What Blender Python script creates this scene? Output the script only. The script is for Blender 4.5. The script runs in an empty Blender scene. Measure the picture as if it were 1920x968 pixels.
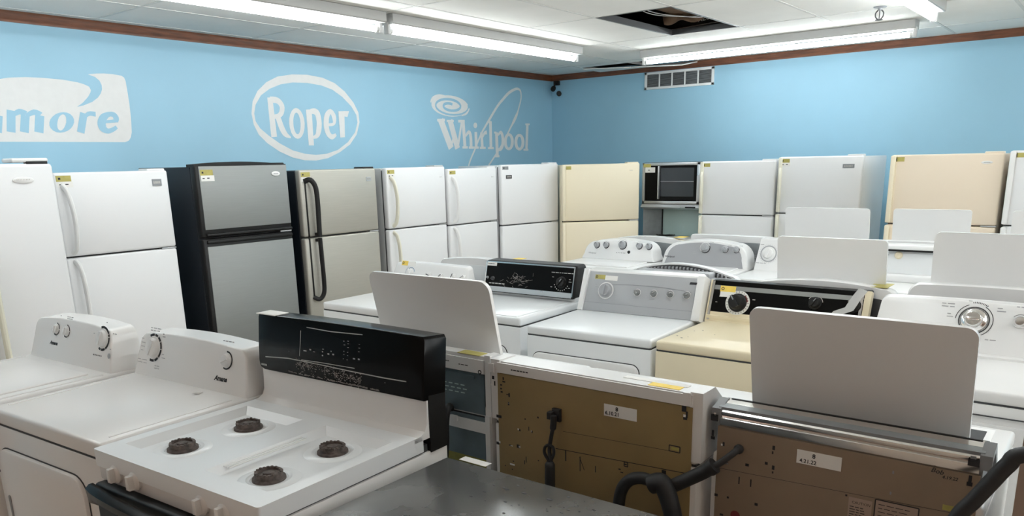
import bpy, bmesh, math, random
from mathutils import Vector, Matrix
random.seed(7)
C = bpy.context.scene.collection
PI = math.pi
# ------------------------------------------------------------------ camera
F_PX, CX, CY, IW, IH = 1465.16, 960.0, 681.83, 1920, 968
CAM_H = 1.72
def cam_axes(yaw, pitch, roll):
    cy, sy, cp, sp = math.cos(yaw), math.sin(yaw), math.cos(pitch), math.sin(pitch)
    f = Vector((-sy*cp, cy*cp, -sp)); r = Vector((cy, sy, 0)); d = f.cross(r)
    c, s = math.cos(roll), math.sin(roll)
    return c*r + s*d, -s*r + c*d, f
AX_R, AX_D, AX_F = cam_axes(math.radians(38.521), math.radians(14.513), math.radians(1.269))
cam_data = bpy.data.cameras.new('camera')
cam = bpy.data.objects.new('camera', cam_data); C.objects.link(cam)
m = Matrix.Identity(4)
for i in range(3):
    m[i][0] = AX_R[i]; m[i][1] = -AX_D[i]; m[i][2] = -AX_F[i]
m[2][3] = CAM_H
cam.matrix_world = m
cam_data.sensor_fit = 'HORIZONTAL'; cam_data.sensor_width = 36.0
cam_data.lens = F_PX/IW*36.0
cam_data.shift_y = (CY - IH/2)/IW
cam_data.clip_start = 0.02
bpy.context.scene.camera = cam
vs = bpy.context.scene.view_settings
vs.view_transform = 'Standard'; vs.look = 'None'; vs.gamma = 1.0; vs.use_curve_mapping = False
vs.exposure = 0.53
# ------------------------------------------------------------------ light levels
TUBE = 30.0            # fluorescent tubes over the sales floor
TUBE_COL = (0.93, 0.985, 1.0)
TUBE_FILL = 17.0        # added warm fill tubes, out of sight behind the viewer
TUBE_FILL_COL = (1.0, 0.76, 0.64)
world = bpy.data.worlds.new('world'); bpy.context.scene.world = world
world.use_nodes = True
world.node_tree.nodes['Background'].inputs[0].default_value = (0.9, 0.95, 1.0, 1)
world.node_tree.nodes['Background'].inputs[1].default_value = 0.05
cy_ = bpy.context.scene.cycles
cy_.max_bounces = 8; cy_.diffuse_bounces = 5; cy_.glossy_bounces = 4
cy_.caustics_reflective = False; cy_.caustics_refractive = False
cy_.sample_clamp_indirect = 6.0
cy_.use_denoising = True

def ray(px, py):
    return AX_R*((px-CX)/F_PX) + AX_D*((py-CY)/F_PX) + AX_F
CAMP = Vector((0, 0, CAM_H))
# ------------------------------------------------------------------ materials
def mat(name, col, rough=0.4, metal=0.0, var=0.0, vscale=6.0, rvar=0.0, bump=0.0, bscale=120.0, stretch=(1, 1, 1), spec=0.5, emit=None, estr=0.0, coat=0.0, alpha=1.0, trans=0.0):
    M = bpy.data.materials.new(name); M.use_nodes = True
    nt = M.node_tree; b = nt.nodes['Principled BSDF']
    b.inputs['Base Color'].default_value = (*col, 1); b.inputs['Roughness'].default_value = rough
    b.inputs['Metallic'].default_value = metal; b.inputs['Specular IOR Level'].default_value = spec
    b.inputs['Coat Weight'].default_value = coat
    b.inputs['Alpha'].default_value = alpha; b.inputs['Transmission Weight'].default_value = trans
    if emit:
        b.inputs['Emission Color'].default_value = (*emit, 1); b.inputs['Emission Strength'].default_value = estr
    tc = nt.nodes.new('ShaderNodeTexCoord'); mp = nt.nodes.new('ShaderNodeMapping')
    mp.inputs['Scale'].default_value = stretch
    nt.links.new(tc.outputs['Object'], mp.inputs['Vector'])
    if var or rvar:
        n = nt.nodes.new('ShaderNodeTexNoise'); n.inputs['Scale'].default_value = vscale; n.inputs['Detail'].default_value = 5
        nt.links.new(mp.outputs[0], n.inputs['Vector'])
        if var:
            r = nt.nodes.new('ShaderNodeValToRGB')
            r.color_ramp.elements[0].position = 0.3; r.color_ramp.elements[1].position = 0.7
            r.color_ramp.elements[0].color = tuple(max(0, c*(1-var)) for c in col)+(1,)
            r.color_ramp.elements[1].color = tuple(min(1, c*(1+var)) for c in col)+(1,)
            nt.links.new(n.outputs['Fac'], r.inputs[0]); nt.links.new(r.outputs[0], b.inputs['Base Color'])
        if rvar:
            mr = nt.nodes.new('ShaderNodeMapRange')
            mr.inputs['To Min'].default_value = max(0.02, rough-rvar); mr.inputs['To Max'].default_value = rough+rvar
            nt.links.new(n.outputs['Fac'], mr.inputs[0]); nt.links.new(mr.outputs[0], b.inputs['Roughness'])
    if bump:
        n2 = nt.nodes.new('ShaderNodeTexNoise'); n2.inputs['Scale'].default_value = bscale; n2.inputs['Detail'].default_value = 3
        nt.links.new(mp.outputs[0], n2.inputs['Vector'])
        bp = nt.nodes.new('ShaderNodeBump'); bp.inputs['Strength'].default_value = bump; bp.inputs['Distance'].default_value = 0.002
        nt.links.new(n2.outputs['Fac'], bp.inputs['Height']); nt.links.new(bp.outputs[0], b.inputs['Normal'])
    return M
white = mat('white_enamel', (.80, .80, .795), .27, bump=.02, bscale=25)
white_warm = mat('warm_white_enamel', (.80, .79, .775), .26, bump=.02, bscale=25)
white_cool = mat('cool_white_enamel', (.78, .80, .81), .28, bump=.02, bscale=25)
white_plastic = mat('white_plastic', (.78, .78, .77), .42, bump=.02, bscale=60)
handle_ivory = mat('ivory_plastic', (.74, .72, .60), .4, var=.03)
fridge_white = mat('textured_white_door', (.775, .78, .785), .42, bump=.12, bscale=260)
cream = mat('bisque_door', (.80, .72, .545), .42, bump=.12, bscale=260)
cream_pink = mat('almond_door', (.78, .665, .525), .42, bump=.12, bscale=260)
almond = mat('almond_enamel', (.76, .67, .48), .32, bump=.02, bscale=25)
black_fridge = mat('black_fridge_side', (.006, .010, .016), .5, bump=.15, bscale=300)
black_gloss = mat('black_glass', (.006, .006, .006), .18, rvar=.04, vscale=9, spec=.10)
black_matte = mat('black_plastic', (.010, .010, .010), .45, var=.1, spec=.3)
rubber = mat('black_rubber', (.014, .014, .015), .55, var=.15, vscale=30)
steel = mat('brushed_steel_door', (.265, .275, .27), .5, metal=.35, var=.03, rvar=.03, vscale=5, stretch=(1, 1, 22))
steel_warm = mat('satin_steel_door', (.43, .415, .365), .44, metal=.4, var=.03, rvar=.04, vscale=5, stretch=(1, 1, 22))
steel_top = mat('scuffed_steel_top', (.25, .255, .25), .27, metal=.65, var=.11, rvar=.05, vscale=5.5, bump=.03, bscale=30)
chrome = mat('chrome', (.80, .79, .78), .16, metal=1.0, rvar=.05, vscale=14)
alu = mat('aluminium_trim', (.62, .63, .64), .3, metal=.8, rvar=.06)
panel_grey = mat('silver_grey_panel', (.375, .385, .40), .36, bump=.02)
panel_grey2 = mat('mid_grey_panel', (.335, .34, .355), .38, bump=.02)
grey_plastic = mat('grey_plastic', (.24, .25, .26), .45, var=.03)
grey_knob = mat('grey_knob_plastic', (.20, .205, .205), .35, var=.03)
dark_grey = mat('dark_grey_plastic', (.06, .06, .062), .5, var=.05)
shadow_gap = mat('dark_gasket_gap_shade', (.045, .047, .05), .7, var=.08)  # door gaskets, and painted shade in the gaps between panels
galv = mat('blue_grey_galvanised_steel', (.12, .165, .19), .42, metal=.35, var=.12, vscale=16, rvar=.06)
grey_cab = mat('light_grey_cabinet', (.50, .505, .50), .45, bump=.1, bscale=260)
galv2 = mat('grey_galvanised_steel', (.27, .29, .30), .45, metal=.4, var=.1, vscale=16)
brown = mat('brown_painted_back', (.30, .215, .095), .5, var=.07, vscale=7, bump=.05)
brown2 = mat('taupe_painted_back', (.25, .185, .13), .5, var=.07, vscale=7, bump=.05)
brown3 = mat('pinkish_brown_back', (.36, .27, .215), .55, var=.06)
iron = mat('rusty_cast_iron', (.085, .066, .058), .75, var=.55, vscale=60, bump=.6, bscale=150)
yellow = mat('yellow_tag', (.40, .35, .10), .6, var=.1, vscale=40)
yellow_b = mat('bright_yellow_tag', (.85, .62, .12), .6, var=.06, vscale=40)
paper = mat('white_paper_tag', (.80, .79, .76), .7, var=.02)
ink = mat('black_ink', (.015, .015, .018), .6, var=.1)
grey_ink = mat('grey_print', (.36, .36, .37), .6, var=.05)
silver_ink = mat('silver_print', (.50, .48, .45), .4, metal=.5, var=.1)
blue_ink = mat('blue_print', (.14, .26, .42), .5, var=.05)
hole_black = mat('dark_hole', (.008, .007, .006), .9, var=.1)
red_plastic = mat('dull_red_plastic', (.17, .03, .03), .5, var=.05)
wall_blue = mat('blue_wall_paint', (.305, .525, .66), .5, var=.03, vscale=1.6, bump=.10, bscale=70)
paint_white = mat('white_wall_paint', (.74, .735, .72), .6, var=.02, vscale=20, bump=.08, bscale=70)
wall_tan = mat('tan_wall_paint', (.44, .325, .26), .6, var=.03, bump=.1, bscale=70)
ceil_m = mat('ceiling_tile', (.84, .825, .785), .9, var=.035, vscale=2.2, bump=.35, bscale=190)
tbar_m = mat('ceiling_grid_bar', (.66, .65, .62), .6, var=.05)
wood = mat('reddish_wood_trim', (.135, .043, .016), .4, var=.42, vscale=7, stretch=(1, 1, 9), rvar=.06)
floor_m = mat('vinyl_floor', (.56, .49, .42), .35, var=.06, vscale=3, rvar=.08)
housing_m = mat('lamp_housing_enamel', (.50, .50, .49), .4, var=.03)
tube_m = mat('lit_fluorescent_tube', (.9, .9, .9), .3, emit=TUBE_COL, estr=TUBE, var=.001)
tube_fill = mat('warm_fill_tube', (.9, .9, .9), .3, emit=TUBE_FILL_COL, estr=TUBE_FILL, var=.001)
plenum_m = mat('dark_plenum', (.018, .015, .013), .9, var=.3, vscale=5)
plenum_wood = mat('dusty_brown_joist', (.13, .078, .045), .8, var=.4, vscale=12)
teal = mat('teal_grey_enamel', (.47, .62, .61), .35, var=.02)
clear_plastic = mat('clear_plastic', (.75, .76, .77), .25, alpha=.55, var=.02)
window_glass = mat('dark_oven_glass', (.030, .036, .042), .22, rvar=.05)
lamp_blue = mat('blue_tape', (.20, .42, .52), .6, var=.05)
yellow_green = mat('yellow_green_insulation', (.25, .24, .06), .8, var=.25, vscale=25)
wear_m = mat('worn_bare_patch', (.24, .215, .20), .6, var=.3, vscale=90)
# ------------------------------------------------------------------ mesh builder
class Fr:                                   # a plane on a thing: origin, right, up, outward normal (local)
    def __init__(s, o, u, v, n=None):
        s.o = Vector(o); s.u = Vector(u).normalized(); s.v = Vector(v).normalized()
        s.n = Vector(n).normalized() if n else s.u.cross(s.v)
    def at(s, a, b, h=0.0): return s.o + s.u*a + s.v*b + s.n*h
class MB:
    def __init__(s): s.bm = bmesh.new(); s.mi = 0; s.ms = []
    def use(s, m):
        if not s.ms and len(s.bm.faces): s.ms = [None]
        if m not in s.ms: s.ms.append(m)
        s.mi = s.ms.index(m); return s
    def _tag(s, fs):
        for f in fs: f.material_index = s.mi
    def face(s, pts):
        f = s.bm.faces.new([s.bm.verts.new(Vector(p)) for p in pts]); f.material_index = s.mi; return s
    def box(s, x0, x1, y0, y1, z0, z1, b=0.0, seg=2):
        if x0 > x1: x0, x1 = x1, x0
        if y0 > y1: y0, y1 = y1, y0
        if z0 > z1: z0, z1 = z1, z0
        V = [s.bm.verts.new((x, y, z)) for z in (z0, z1) for y in (y0, y1) for x in (x0, x1)]
        q = [(0, 2, 3, 1), (4, 5, 7, 6), (0, 1, 5, 4), (2, 6, 7, 3), (0, 4, 6, 2), (1, 3, 7, 5)]
        fs = [s.bm.faces.new([V[i] for i in k]) for k in q]
        s._tag(fs)
        b = min(b, .49*min(x1-x0, y1-y0, z1-z0))
        if b > 0:
            es = list({e for f in fs for e in f.edges})
            r = bmesh.ops.bevel(s.bm, geom=es, offset=b, segments=seg, profile=.5, affect='EDGES', clamp_overlap=True)
            s._tag(r['faces'])
        return s
    def loft(s, loops, cap0=True, cap1=True, closed=True):
        L = [[s.bm.verts.new(Vector(p)) for p in lp] for lp in loops]
        n = len(L[0]); fs = []
        for a, b in zip(L[:-1], L[1:]):
            for i in range(n if closed else n-1):
                j = (i+1) % n
                fs.append(s.bm.faces.new((a[i], a[j], b[j], b[i])))
        if cap0: fs.append(s.bm.faces.new(L[0][::-1]))
        if cap1: fs.append(s.bm.faces.new(L[-1]))
        s._tag(fs); bmesh.ops.recalc_face_normals(s.bm, faces=fs)
        return s
    def slab(s, fr, pts, h0, h1, r=0.0):    # outline pts (u,v) on a frame, from height h0 to h1, rounded front edge r
        c = (sum(p[0] for p in pts)/len(pts), sum(p[1] for p in pts)/len(pts))
        lo = [[fr.at(a, b, h0) for a, b in pts]]
        if r > 0:
            hw = max(abs(p[0]-c[0]) for p in pts); hh = max(abs(p[1]-c[1]) for p in pts)
            sgn = 1 if h1 > h0 else -1
            for k in (0, .5, 1):
                ang = k*PI/2; ins = r*(1-math.cos(ang))
                lo.append([fr.at(c[0]+(a-c[0])*(1-ins/hw), c[1]+(b-c[1])*(1-ins/hh), h1-sgn*r*(1-math.sin(ang))) for a, b in pts])
        else:
            lo.append([fr.at(a, b, h1) for a, b in pts])
        return s.loft(lo)
    def rect(s, fr, u0, u1, v0, v1, h=.0006):
        return s.face([fr.at(u0, v0, h), fr.at(u1, v0, h), fr.at(u1, v1, h), fr.at(u0, v1, h)])
    def plate(s, fr, u0, u1, v0, v1, h0=0.0, h1=.001):
        return s.slab(fr, [(u0, v0), (u1, v0), (u1, v1), (u0, v1)], h0, h1)
    def line(s, fr, a, b, w, h=.0008):
        a = Vector(a); b = Vector(b); d = (b-a)
        if d.length < 1e-6: return s
        n = Vector((-d.y, d.x)).normalized()*(w/2)
        return s.face([fr.at(*(a+n), h), fr.at(*(a-n), h), fr.at(*(b-n), h), fr.at(*(b+n), h)])
    def poly(s, fr, pts, h=.0008):
        if sum(pts[i-1][0]*pts[i][1]-pts[i][0]*pts[i-1][1] for i in range(len(pts))) < 0: pts = pts[::-1]
        return s.face([fr.at(a, b, h) for a, b in pts])
    def ringpts(s, c, ax, r, seg, ref=None):
        ax = Vector(ax).normalized(); ref = Vector(ref) if ref else (Vector((0, 0, 1)) if abs(ax.z) < .9 else Vector((1, 0, 0)))
        a = ax.cross(ref).normalized(); b = ax.cross(a)
        return [Vector(c)+a*(r*math.cos(2*PI*i/seg))+b*(r*math.sin(2*PI*i/seg)) for i in range(seg)]
    def lathe(s, o, ax, prof, seg=24):
        o = Vector(o); ax = Vector(ax).normalized()
        return s.loft([s.ringpts(o+ax*h, ax, max(r, .0004), seg) for r, h in prof])
    def cyl(s, p0, p1, r, seg=20, r1=None):
        p0 = Vector(p0); p1 = Vector(p1); ax = p1-p0
        return s.lathe(p0, ax, [(r, 0), (r1 if r1 is not None else r, ax.length)], seg)
    def annulus(s, fr, u, v, r0, r1, seg=32, h=.0008, a0=0, a1=2*PI):
        n = max(3, int(seg*(a1-a0)/(2*PI)))
        for i in range(n):
            t0 = a0+(a1-a0)*i/n; t1 = a0+(a1-a0)*(i+1)/n
            s.face([fr.at(u+r0*math.cos(t0), v+r0*math.sin(t0), h), fr.at(u+r1*math.cos(t0), v+r1*math.sin(t0), h),
                    fr.at(u+r1*math.cos(t1), v+r1*math.sin(t1), h), fr.at(u+r0*math.cos(t1), v+r0*math.sin(t1), h)])
        return s
    def disc(s, fr, u, v, r, seg=24, h=.0008, ry=None):
        ry = ry or r
        return s.face([fr.at(u+r*math.cos(2*PI*i/seg), v+ry*math.sin(2*PI*i/seg), h) for i in range(seg)])
    def tube(s, path, r, seg=12, flat=1.0, cat=6, ref=None):
        P = [Vector(p) for p in path]
        if cat > 1 and len(P) > 2:
            Q = []
            for i in range(len(P)-1):
                p0 = P[max(i-1, 0)]; p1 = P[i]; p2 = P[i+1]; p3 = P[min(i+2, len(P)-1)]
                for k in range(cat):
                    t = k/cat
                    Q.append(.5*((2*p1)+(p2-p0)*t+(2*p0-5*p1+4*p2-p3)*t*t+(3*p1-p0-3*p2+p3)*t**3))
            Q.append(P[-1]); P = Q
        n = len(P); rr = (lambda i: r(i/(n-1))) if callable(r) else (lambda i: r)
        t = (P[1]-P[0]).normalized(); a = t.cross(Vector(ref) if ref else (Vector((0, 0, 1)) if abs(t.z) < .9 else Vector((1, 0, 0)))).normalized()
        loops = []
        for i in range(n):
            t2 = (P[min(i+1, n-1)]-P[max(i-1, 0)]).normalized()
            a = (a-t2*a.dot(t2)).normalized(); b = t2.cross(a)
            q = rr(i)
            loops.append([P[i]+a*(q*flat*math.cos(2*PI*k/seg))+b*(q*math.sin(2*PI*k/seg)) for k in range(seg)])
        return s.loft(loops)
    def text(s, fr, body, size, u, v, h=.0009, shear=0.0, bold=0.0, rot=0.0, sx=1.0):
        cu = bpy.data.curves.new('t', 'FONT'); cu.body = body; cu.size = size; cu.shear = shear; cu.offset = bold; cu.resolution_u = 2
        o = bpy.data.objects.new('t', cu); C.objects.link(o)
        dg = bpy.context.evaluated_depsgraph_get()
        me = bpy.data.meshes.new_from_object(o.evaluated_get(dg))
        vs_ = []
        for q in me.vertices:
            x, y = q.co.x*sx, q.co.y
            x, y = x*math.cos(rot)-y*math.sin(rot), x*math.sin(rot)+y*math.cos(rot)
            vs_.append(s.bm.verts.new(fr.at(u+x, v+y, h)))
        for p in me.polygons:
            try:
                f = s.bm.faces.new([vs_[i] for i in p.vertices]); f.material_index = s.mi
            except ValueError: pass
        bpy.data.objects.remove(o); bpy.data.meshes.remove(me); bpy.data.curves.remove(cu)
        return s
    def build(s, name, m=None, parent=None, label=None, sharp=38):
        me = bpy.data.meshes.new(name)
        s.bm.to_mesh(me); s.bm.free()
        if m is not None and not s.ms: s.ms = [m]
        s.ms = [m if k is None else k for k in s.ms]
        for k in s.ms: me.materials.append(k)
        for p in me.polygons: p.use_smooth = True
        me.set_sharp_from_angle(angle=math.radians(sharp))
        o = bpy.data.objects.new(name, me); C.objects.link(o)
        if parent is not None: o.parent = parent
        if label: o['label'] = label
        return o
def thing(name, label, cat, loc=(0, 0, 0), rz=0.0, group=None):
    o = bpy.data.objects.new(name, None); C.objects.link(o)
    o.empty_display_size = .1
    o.location = loc; o.rotation_euler = (0, 0, rz)
    o['label'] = label; o['category'] = cat
    if group: o['group'] = group
    return o
def tag(o, label, cat, group=None):
    o['label'] = label; o['category'] = cat
    if group: o['group'] = group
    return o
def struct(o):
    o['kind'] = 'structure'; return o
def mw(t): return Matrix.Translation(t.location) @ Matrix.Rotation(t.rotation_euler[2], 4, 'Z')
def hit(t, fr, px, py):                     # where the line of sight through a photo pixel meets a plane of the thing: (u, v)
    M = mw(t); o = M @ fr.o; R3 = M.to_3x3(); n = R3 @ fr.n; d = ray(px, py)
    P = CAMP + d*((o-CAMP).dot(n)/d.dot(n))
    q = P-o
    return q.dot(R3 @ fr.u), q.dot(R3 @ fr.v)
def rrect(u0, u1, v0, v1, r, n=5):
    P = []
    for cx, cy, a in ((u1-r, v0+r, -PI/2), (u1-r, v1-r, 0), (u0+r, v1-r, PI/2), (u0+r, v0+r, PI)):
        for i in range(n+1):
            t = a+PI/2*i/n; P.append((cx+r*math.cos(t), cy+r*math.sin(t)))
    return P
def arch_outline(wb, wt, h, rc, rise=0.0, n=7):   # flat base, rounded shoulders, crowned top; half-widths at base and top
    P = [(-wb, 0), (wb, 0)]
    def crown(x): return h-rise+rise*(1-(x/wt)**2)
    for i in range(n+1):
        t = PI/2*i/n; P.append((wt-rc+rc*math.cos(t), h-rise-rc+rc*math.sin(t)))
    if rise > 0:
        for i in range(1, 10):
            x = (wt-rc)*(1-2*i/10); P.append((x, h-rise+rise*(1-(x/(wt-rc))**2)))
    for i in range(n+1):
        t = PI/2+PI/2*i/n; P.append((-(wt-rc)+rc*math.cos(t), h-rise-rc+rc*math.sin(t)))
    return P
# ------------------------------------------------------------------ the room
XL, XR, YB, YF, ZC = -5.85, 7.4, 8.25, -4.6, 2.72
struct(MB().box(XL-.15, XR+.15, YF-.15, YB+.15, -.12, 0).build('floor', floor_m))
struct(MB().box(XL-.15, XL, YF-.15, YB+.15, 0, 2.745).build('wall_left', wall_blue))
struct(MB().box(XL, XR, YB, YB+.15, 0, 2.745).build('wall_back', wall_blue))
struct(MB().box(XR, XR+.15, YF-.15, YB+.15, 0, 2.745).build('wall_right', wall_tan))
struct(MB().box(XL, XR, YF-.15, YF, 0, 2.745).build('wall_front', wall_tan))
# wood cornice: moulded profile run along both blue walls
def cornice(along_y):
    prof = [(0, -.068), (.010, -.068), (.012, -.050), (.018, -.040), (.018, -.018), (.024, -.006), (.026, -.001), (0, -.001)]
    if along_y: return MB().loft([[(XL+a, y, ZC+b) for a, b in prof] for y in (YF, YB)])
    return MB().loft([[(x, YB-a, ZC+b) for a, b in prof] for x in (XL, XR)])
struct(cornice(True).build('trim_1', wood)); struct(cornice(False).build('trim_2', wood))
# suspended ceiling: tiles (one missing, two slipped beside the back wall), grid bars, dark void above
xj = [XL] + [-1.475-.611*k for k in range(7, -1, -1) if -1.475-.611*k > XL+.05] + [-1.475+.611*k for k in range(1, 15) if -1.475+.611*k < XR-.05] + [XR]
yj = [YF] + [y for y in [5.215-1.222*k for k in range(9, 0, -1)] if y > YF+.05] + [5.215, 6.40, 7.64, YB]
ct = MB()
for i in range(len(xj)-1):
    for j in range(len(yj)-1):
        x0, x1, y0, y1 = xj[i]+.004, xj[i+1]-.004, yj[j]+.004, yj[j+1]-.004
        xm, ym = (x0+x1)/2, (y0+y1)/2
        if -3.31 < xm < -2.69 and 5.2 < ym < 6.4: continue
        if -5.2 < xm < -3.9 and ym > 7.7:
            a = .0 if xm < -4.6 else 1.0
            ct.box(x0, x1, y0, 7.83, ZC, ZC+.016)
            ct.loft([[(x0, 7.83, ZC), (x1, 7.83, ZC), (x1, 7.835, ZC), (x0, 7.835, ZC)], [(x0, 7.83, ZC+.016), (x1, 7.83, ZC+.016), (x1, 7.835, ZC+.016), (x0, 7.835, ZC+.016)]])
            ga, gb = .004+.03*a, .034+.03*a      # the strip by the wall has slipped off its bar and hangs a little
            ct.loft([[(x0, 7.86, ZC-ga-.014), (x1, 7.86, ZC-gb-.014), (x1, YB-.03, ZC-.02), (x0, YB-.03, ZC-.02)], [(x0, 7.86, ZC-ga-.004), (x1, 7.86, ZC-gb-.004), (x1, YB-.03, ZC-.008), (x0, YB-.03, ZC-.008)]])
            continue
        ct.box(x0, x1, y0, y1, ZC, ZC+.016)
struct(ct.build('ceiling', ceil_m))
tb = MB()
for x in xj[1:-1]: tb.box(x-.011, x+.011, YF, YB, ZC-.0025, ZC+.022)
for y in yj[1:-1]:
    tb.box(XL, -3.31, y-.011, y+.011, ZC-.002, ZC+.022); tb.box(-2.69, XR, y-.011, y+.011, ZC-.002, ZC+.022)
    tb.box(-3.31, -2.69, y-.011, y+.011, ZC-.002, ZC+.022)
struct(tb.build('trim_3', tbar_m))
pl = MB().box(XL-.15, XR+.15, YF-.15, YB+.15, ZC+.55, ZC+.6)
for a in ((XL-.15, XL-.01, YF-.15, YB+.15), (XR+.01, XR+.15, YF-.15, YB+.15), (XL, XR, YF-.15, YF-.01), (XL, XR, YB+.01, YB+.15)): pl.box(*a, 2.745, ZC+.55)
struct(pl.build('ceiling_deck', plenum_m))
jo = MB()
for y in (4.6, 5.45, 6.15, 6.9): jo.box(XL+.2, XR-.2, y-.02, y+.02, ZC+.30, ZC+.55)
jo.box(-3.25, -2.95, 4.4, 7.2, ZC+.14, ZC+.30, b=.02)
struct(jo.build('trim_4', plenum_wood))
# dark lip of the bare grid round the missing tile
lip = MB()
for a in ((-3.305, -3.285, 5.21, 6.41), (-2.715, -2.695, 5.21, 6.41)): lip.box(*a, ZC-.003, ZC+.04)
for a in ((-3.305, -2.695, 5.21, 5.23), (-3.305, -2.695, 6.385, 6.405)): lip.box(*a, ZC-.003, ZC+.04)
struct(lip.build('trim_5', dark_grey))
wire = tag(MB().tube([(-3.2, 5.2, ZC+.25), (-3.05, 5.45, ZC+.06), (-2.9, 5.8, ZC+.03), (-2.8, 6.1, ZC+.07), (-2.65, 6.42, ZC+.28)], .0035)
    .tube([(-3.25, 5.3, ZC+.28), (-3.12, 5.55, ZC+.07), (-2.98, 5.85, ZC+.045), (-2.9, 6.2, ZC+.1), (-2.85, 6.42, ZC+.29)], .003).build('loose_cable', white_plastic),
    'pale loose cables sagging inside the dark hole of the missing ceiling tile', 'cable')
tag(MB().tube([(-3.30, 6.25, ZC+.10), (-3.20, 6.3, ZC+.12), (-3.10, 6.34, ZC+.10), (-3.0, 6.36, ZC+.15)], lambda f: .035+.018*math.sin(f*9), 10).build('insulation_scrap', plenum_wood), 'lump of brown insulation inside the dark ceiling opening', 'insulation')
b = MB(); fj = Fr((-3.0, 6.46, ZC), (1, 0, 0), (0, 0, 1), (0, -1, 0))
b.use(plenum_m).box(-4.2, -1.6, 6.46, 6.5, ZC+.03, ZC+.4).use(paper).text(fj, 'NEUSE', .055, -.09, .085, bold=.001, rot=.12).line(fj, (-.35, .05), (.3, .075), .008, .002)
struct(b.build('trim_6', plenum_m))
# ------------------------------------------------------------------ fluorescent fittings
def ceiling_light(label, x, y, length, along_y, lamp=None):
    t = thing('ceiling_light', label, 'light', (x, y, ZC-.003), 0 if along_y else -PI/2, 'fluorescent strip lights under the ceiling')
    h = length/2
    MB().loft([[(a, yy, b) for a, b in ((-.07, 0), (.07, 0), (.07, -.058), (.062, -.066), (-.062, -.066), (-.07, -.058))] for yy in (-h, h)]).build('housing', housing_m, t)
    MB().cyl((0, -h+.045, -.102), (0, h-.045, -.102), .019, 14).build('tube', lamp or tube_m, t, 'lit white tube')
    for s in (-1, 1):
        e = MB().box(-.022, .022, s*h-.022 if s > 0 else s*h-.004, s*h+.004 if s > 0 else s*h+.022, -.127, -.05, b=.004)
        e.cyl((0, s*(h-.045), -.102), (0, s*(h-.02), -.102), .0205, 14)
        e.build('socket', white_plastic, t)
    for yy in (-h*.45, h*.4):
        MB().box(-.02, .02, yy-.03, yy+.03, -.068, -.060, b=.002).cyl((.01, yy, -.06), (.01, yy, -.075), .005, 8).build('clip', grey_plastic, t)
    return t
ceiling_light('strip light along the blue logo wall, end nearest the corner', -4.26, 5.22, 2.36, True)
ceiling_light('strip light along the blue logo wall, running out of the top left of view', -4.26, 2.80, 2.36, True)
ceiling_light('strip light parallel to the far wall, in front of the air vent', -2.755, 7.11, 2.40, False)
ceiling_light('short visible end of strip light at top right beside the sprinkler', -1.30, 5.24, 2.36, True)
ceiling_light('added fill strip light continuing the logo wall line, beside the viewer', -4.26, .38, 2.36, True)  # added out of view to brighten the front row tops
ceiling_light('added fill strip light continuing the top right fitting towards the viewer', -1.30, 2.82, 2.36, True)  # unseen fitting, put in to light the front machines from above
for k_, (x_, y_) in enumerate(((1.66, 5.24), (1.66, 2.82), (3.14, 5.24), (3.14, 2.82), (4.62, 5.24), (4.62, 2.82), (6.1, 5.24), (6.1, 2.82))):  # added, unseen fittings that spread and even out the light
    ceiling_light('added fill strip light over the right part of the shop, out of the picture to the right', x_, y_, 2.36, True)
for x_ in (1.0, 3.6): ceiling_light('added fill strip light parallel to the far wall, right of the picture', x_, 7.11, 2.40, False)  # added beyond the right edge as extra fill
for x_ in (-2.6, .8, 3.6): ceiling_light('added warm fill strip light behind the viewer', x_, -2.4, 2.36, True, tube_fill)  # added lamps giving the faces towards the viewer a warm fill

# ------------------------------------------------------------------ wall and ceiling fittings
vt = thing('air_vent', 'white wall air vent with five louvred openings below the wood trim', 'vent', (-4.15, YB, 2.555))
vf = MB(); W, H = .415, .092
for a in ((-W, W, H-.026, H), (-W, W, -H, -H+.026), (-W, -W+.03, -H, H), (W-.03, W, -H, H)): vf.box(a[0], a[1], -.014, 0, a[2], a[3], b=.003)
for k in range(1, 5):
    x = -W+.03+(2*W-.06)*k/5; vf.box(x-.008, x+.008, -.012, 0, -H+.02, H-.02, b=.002)
vf.build('frame', white_plastic, vt)
MB().box(-W+.02, W-.02, -.0025, -.0005, -H+.02, H-.02).build('dark_backing', shadow_gap, vt)
lv = MB()
for k in range(11):
    z = -H+.030+k*.0122
    lv.loft([[(x, -.004, z), (x, -.011, z-.0055), (x, -.011, z-.004), (x, -.004, z+.0015)] for x in (-W+.025, W-.025)])
lv.build('louvres', grey_plastic, vt)
cm = thing('security_camera', 'two-eyed black security camera hanging in the corner under the trim', 'camera', (-5.755, 8.165, 2.60))
MB().cyl((0, 0, .045), (0, 0, -.02), .008, 10).box(-.03, .03, .04, .085, .0, .05, b=.004).cyl((0, .05, .02), (0, 0, -.01), .009, 10).build('mount', black_matte, cm)
for n_, c, d in (('camera_head', (.0, -.02, -.045), (.35, -.8, -.35)), ('camera_head', (.085, -.02, -.105), (.6, -.7, -.2))):
    b = MB(); dv = Vector(d).normalized()
    b.lathe(Vector(c)-dv*.05, dv, [(.010, 0), (.026, .010), (.030, .03), (.030, .065), (.026, .072), (.022, .066), (.0, .064)], 20); b.build(n_, black_matte, cm)
sp_ = thing('fire_sprinkler', 'small pendant fire sprinkler under the ceiling tiles', 'sprinkler', (-1.63, 6.30, ZC-.002))
MB().lathe((0, 0, 0), (0, 0, -1), [(.045, 0), (.042, .006), (.016, .010), (.013, .022)], 20).build('escutcheon', grey_plastic, sp_)
b = MB()
for s in (-1, 1): b.tube([(s*.010, 0, -.02), (s*.026, 0, -.04), (s*.024, 0, -.066), (s*.006, 0, -.086)], .0045, 8)
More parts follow.
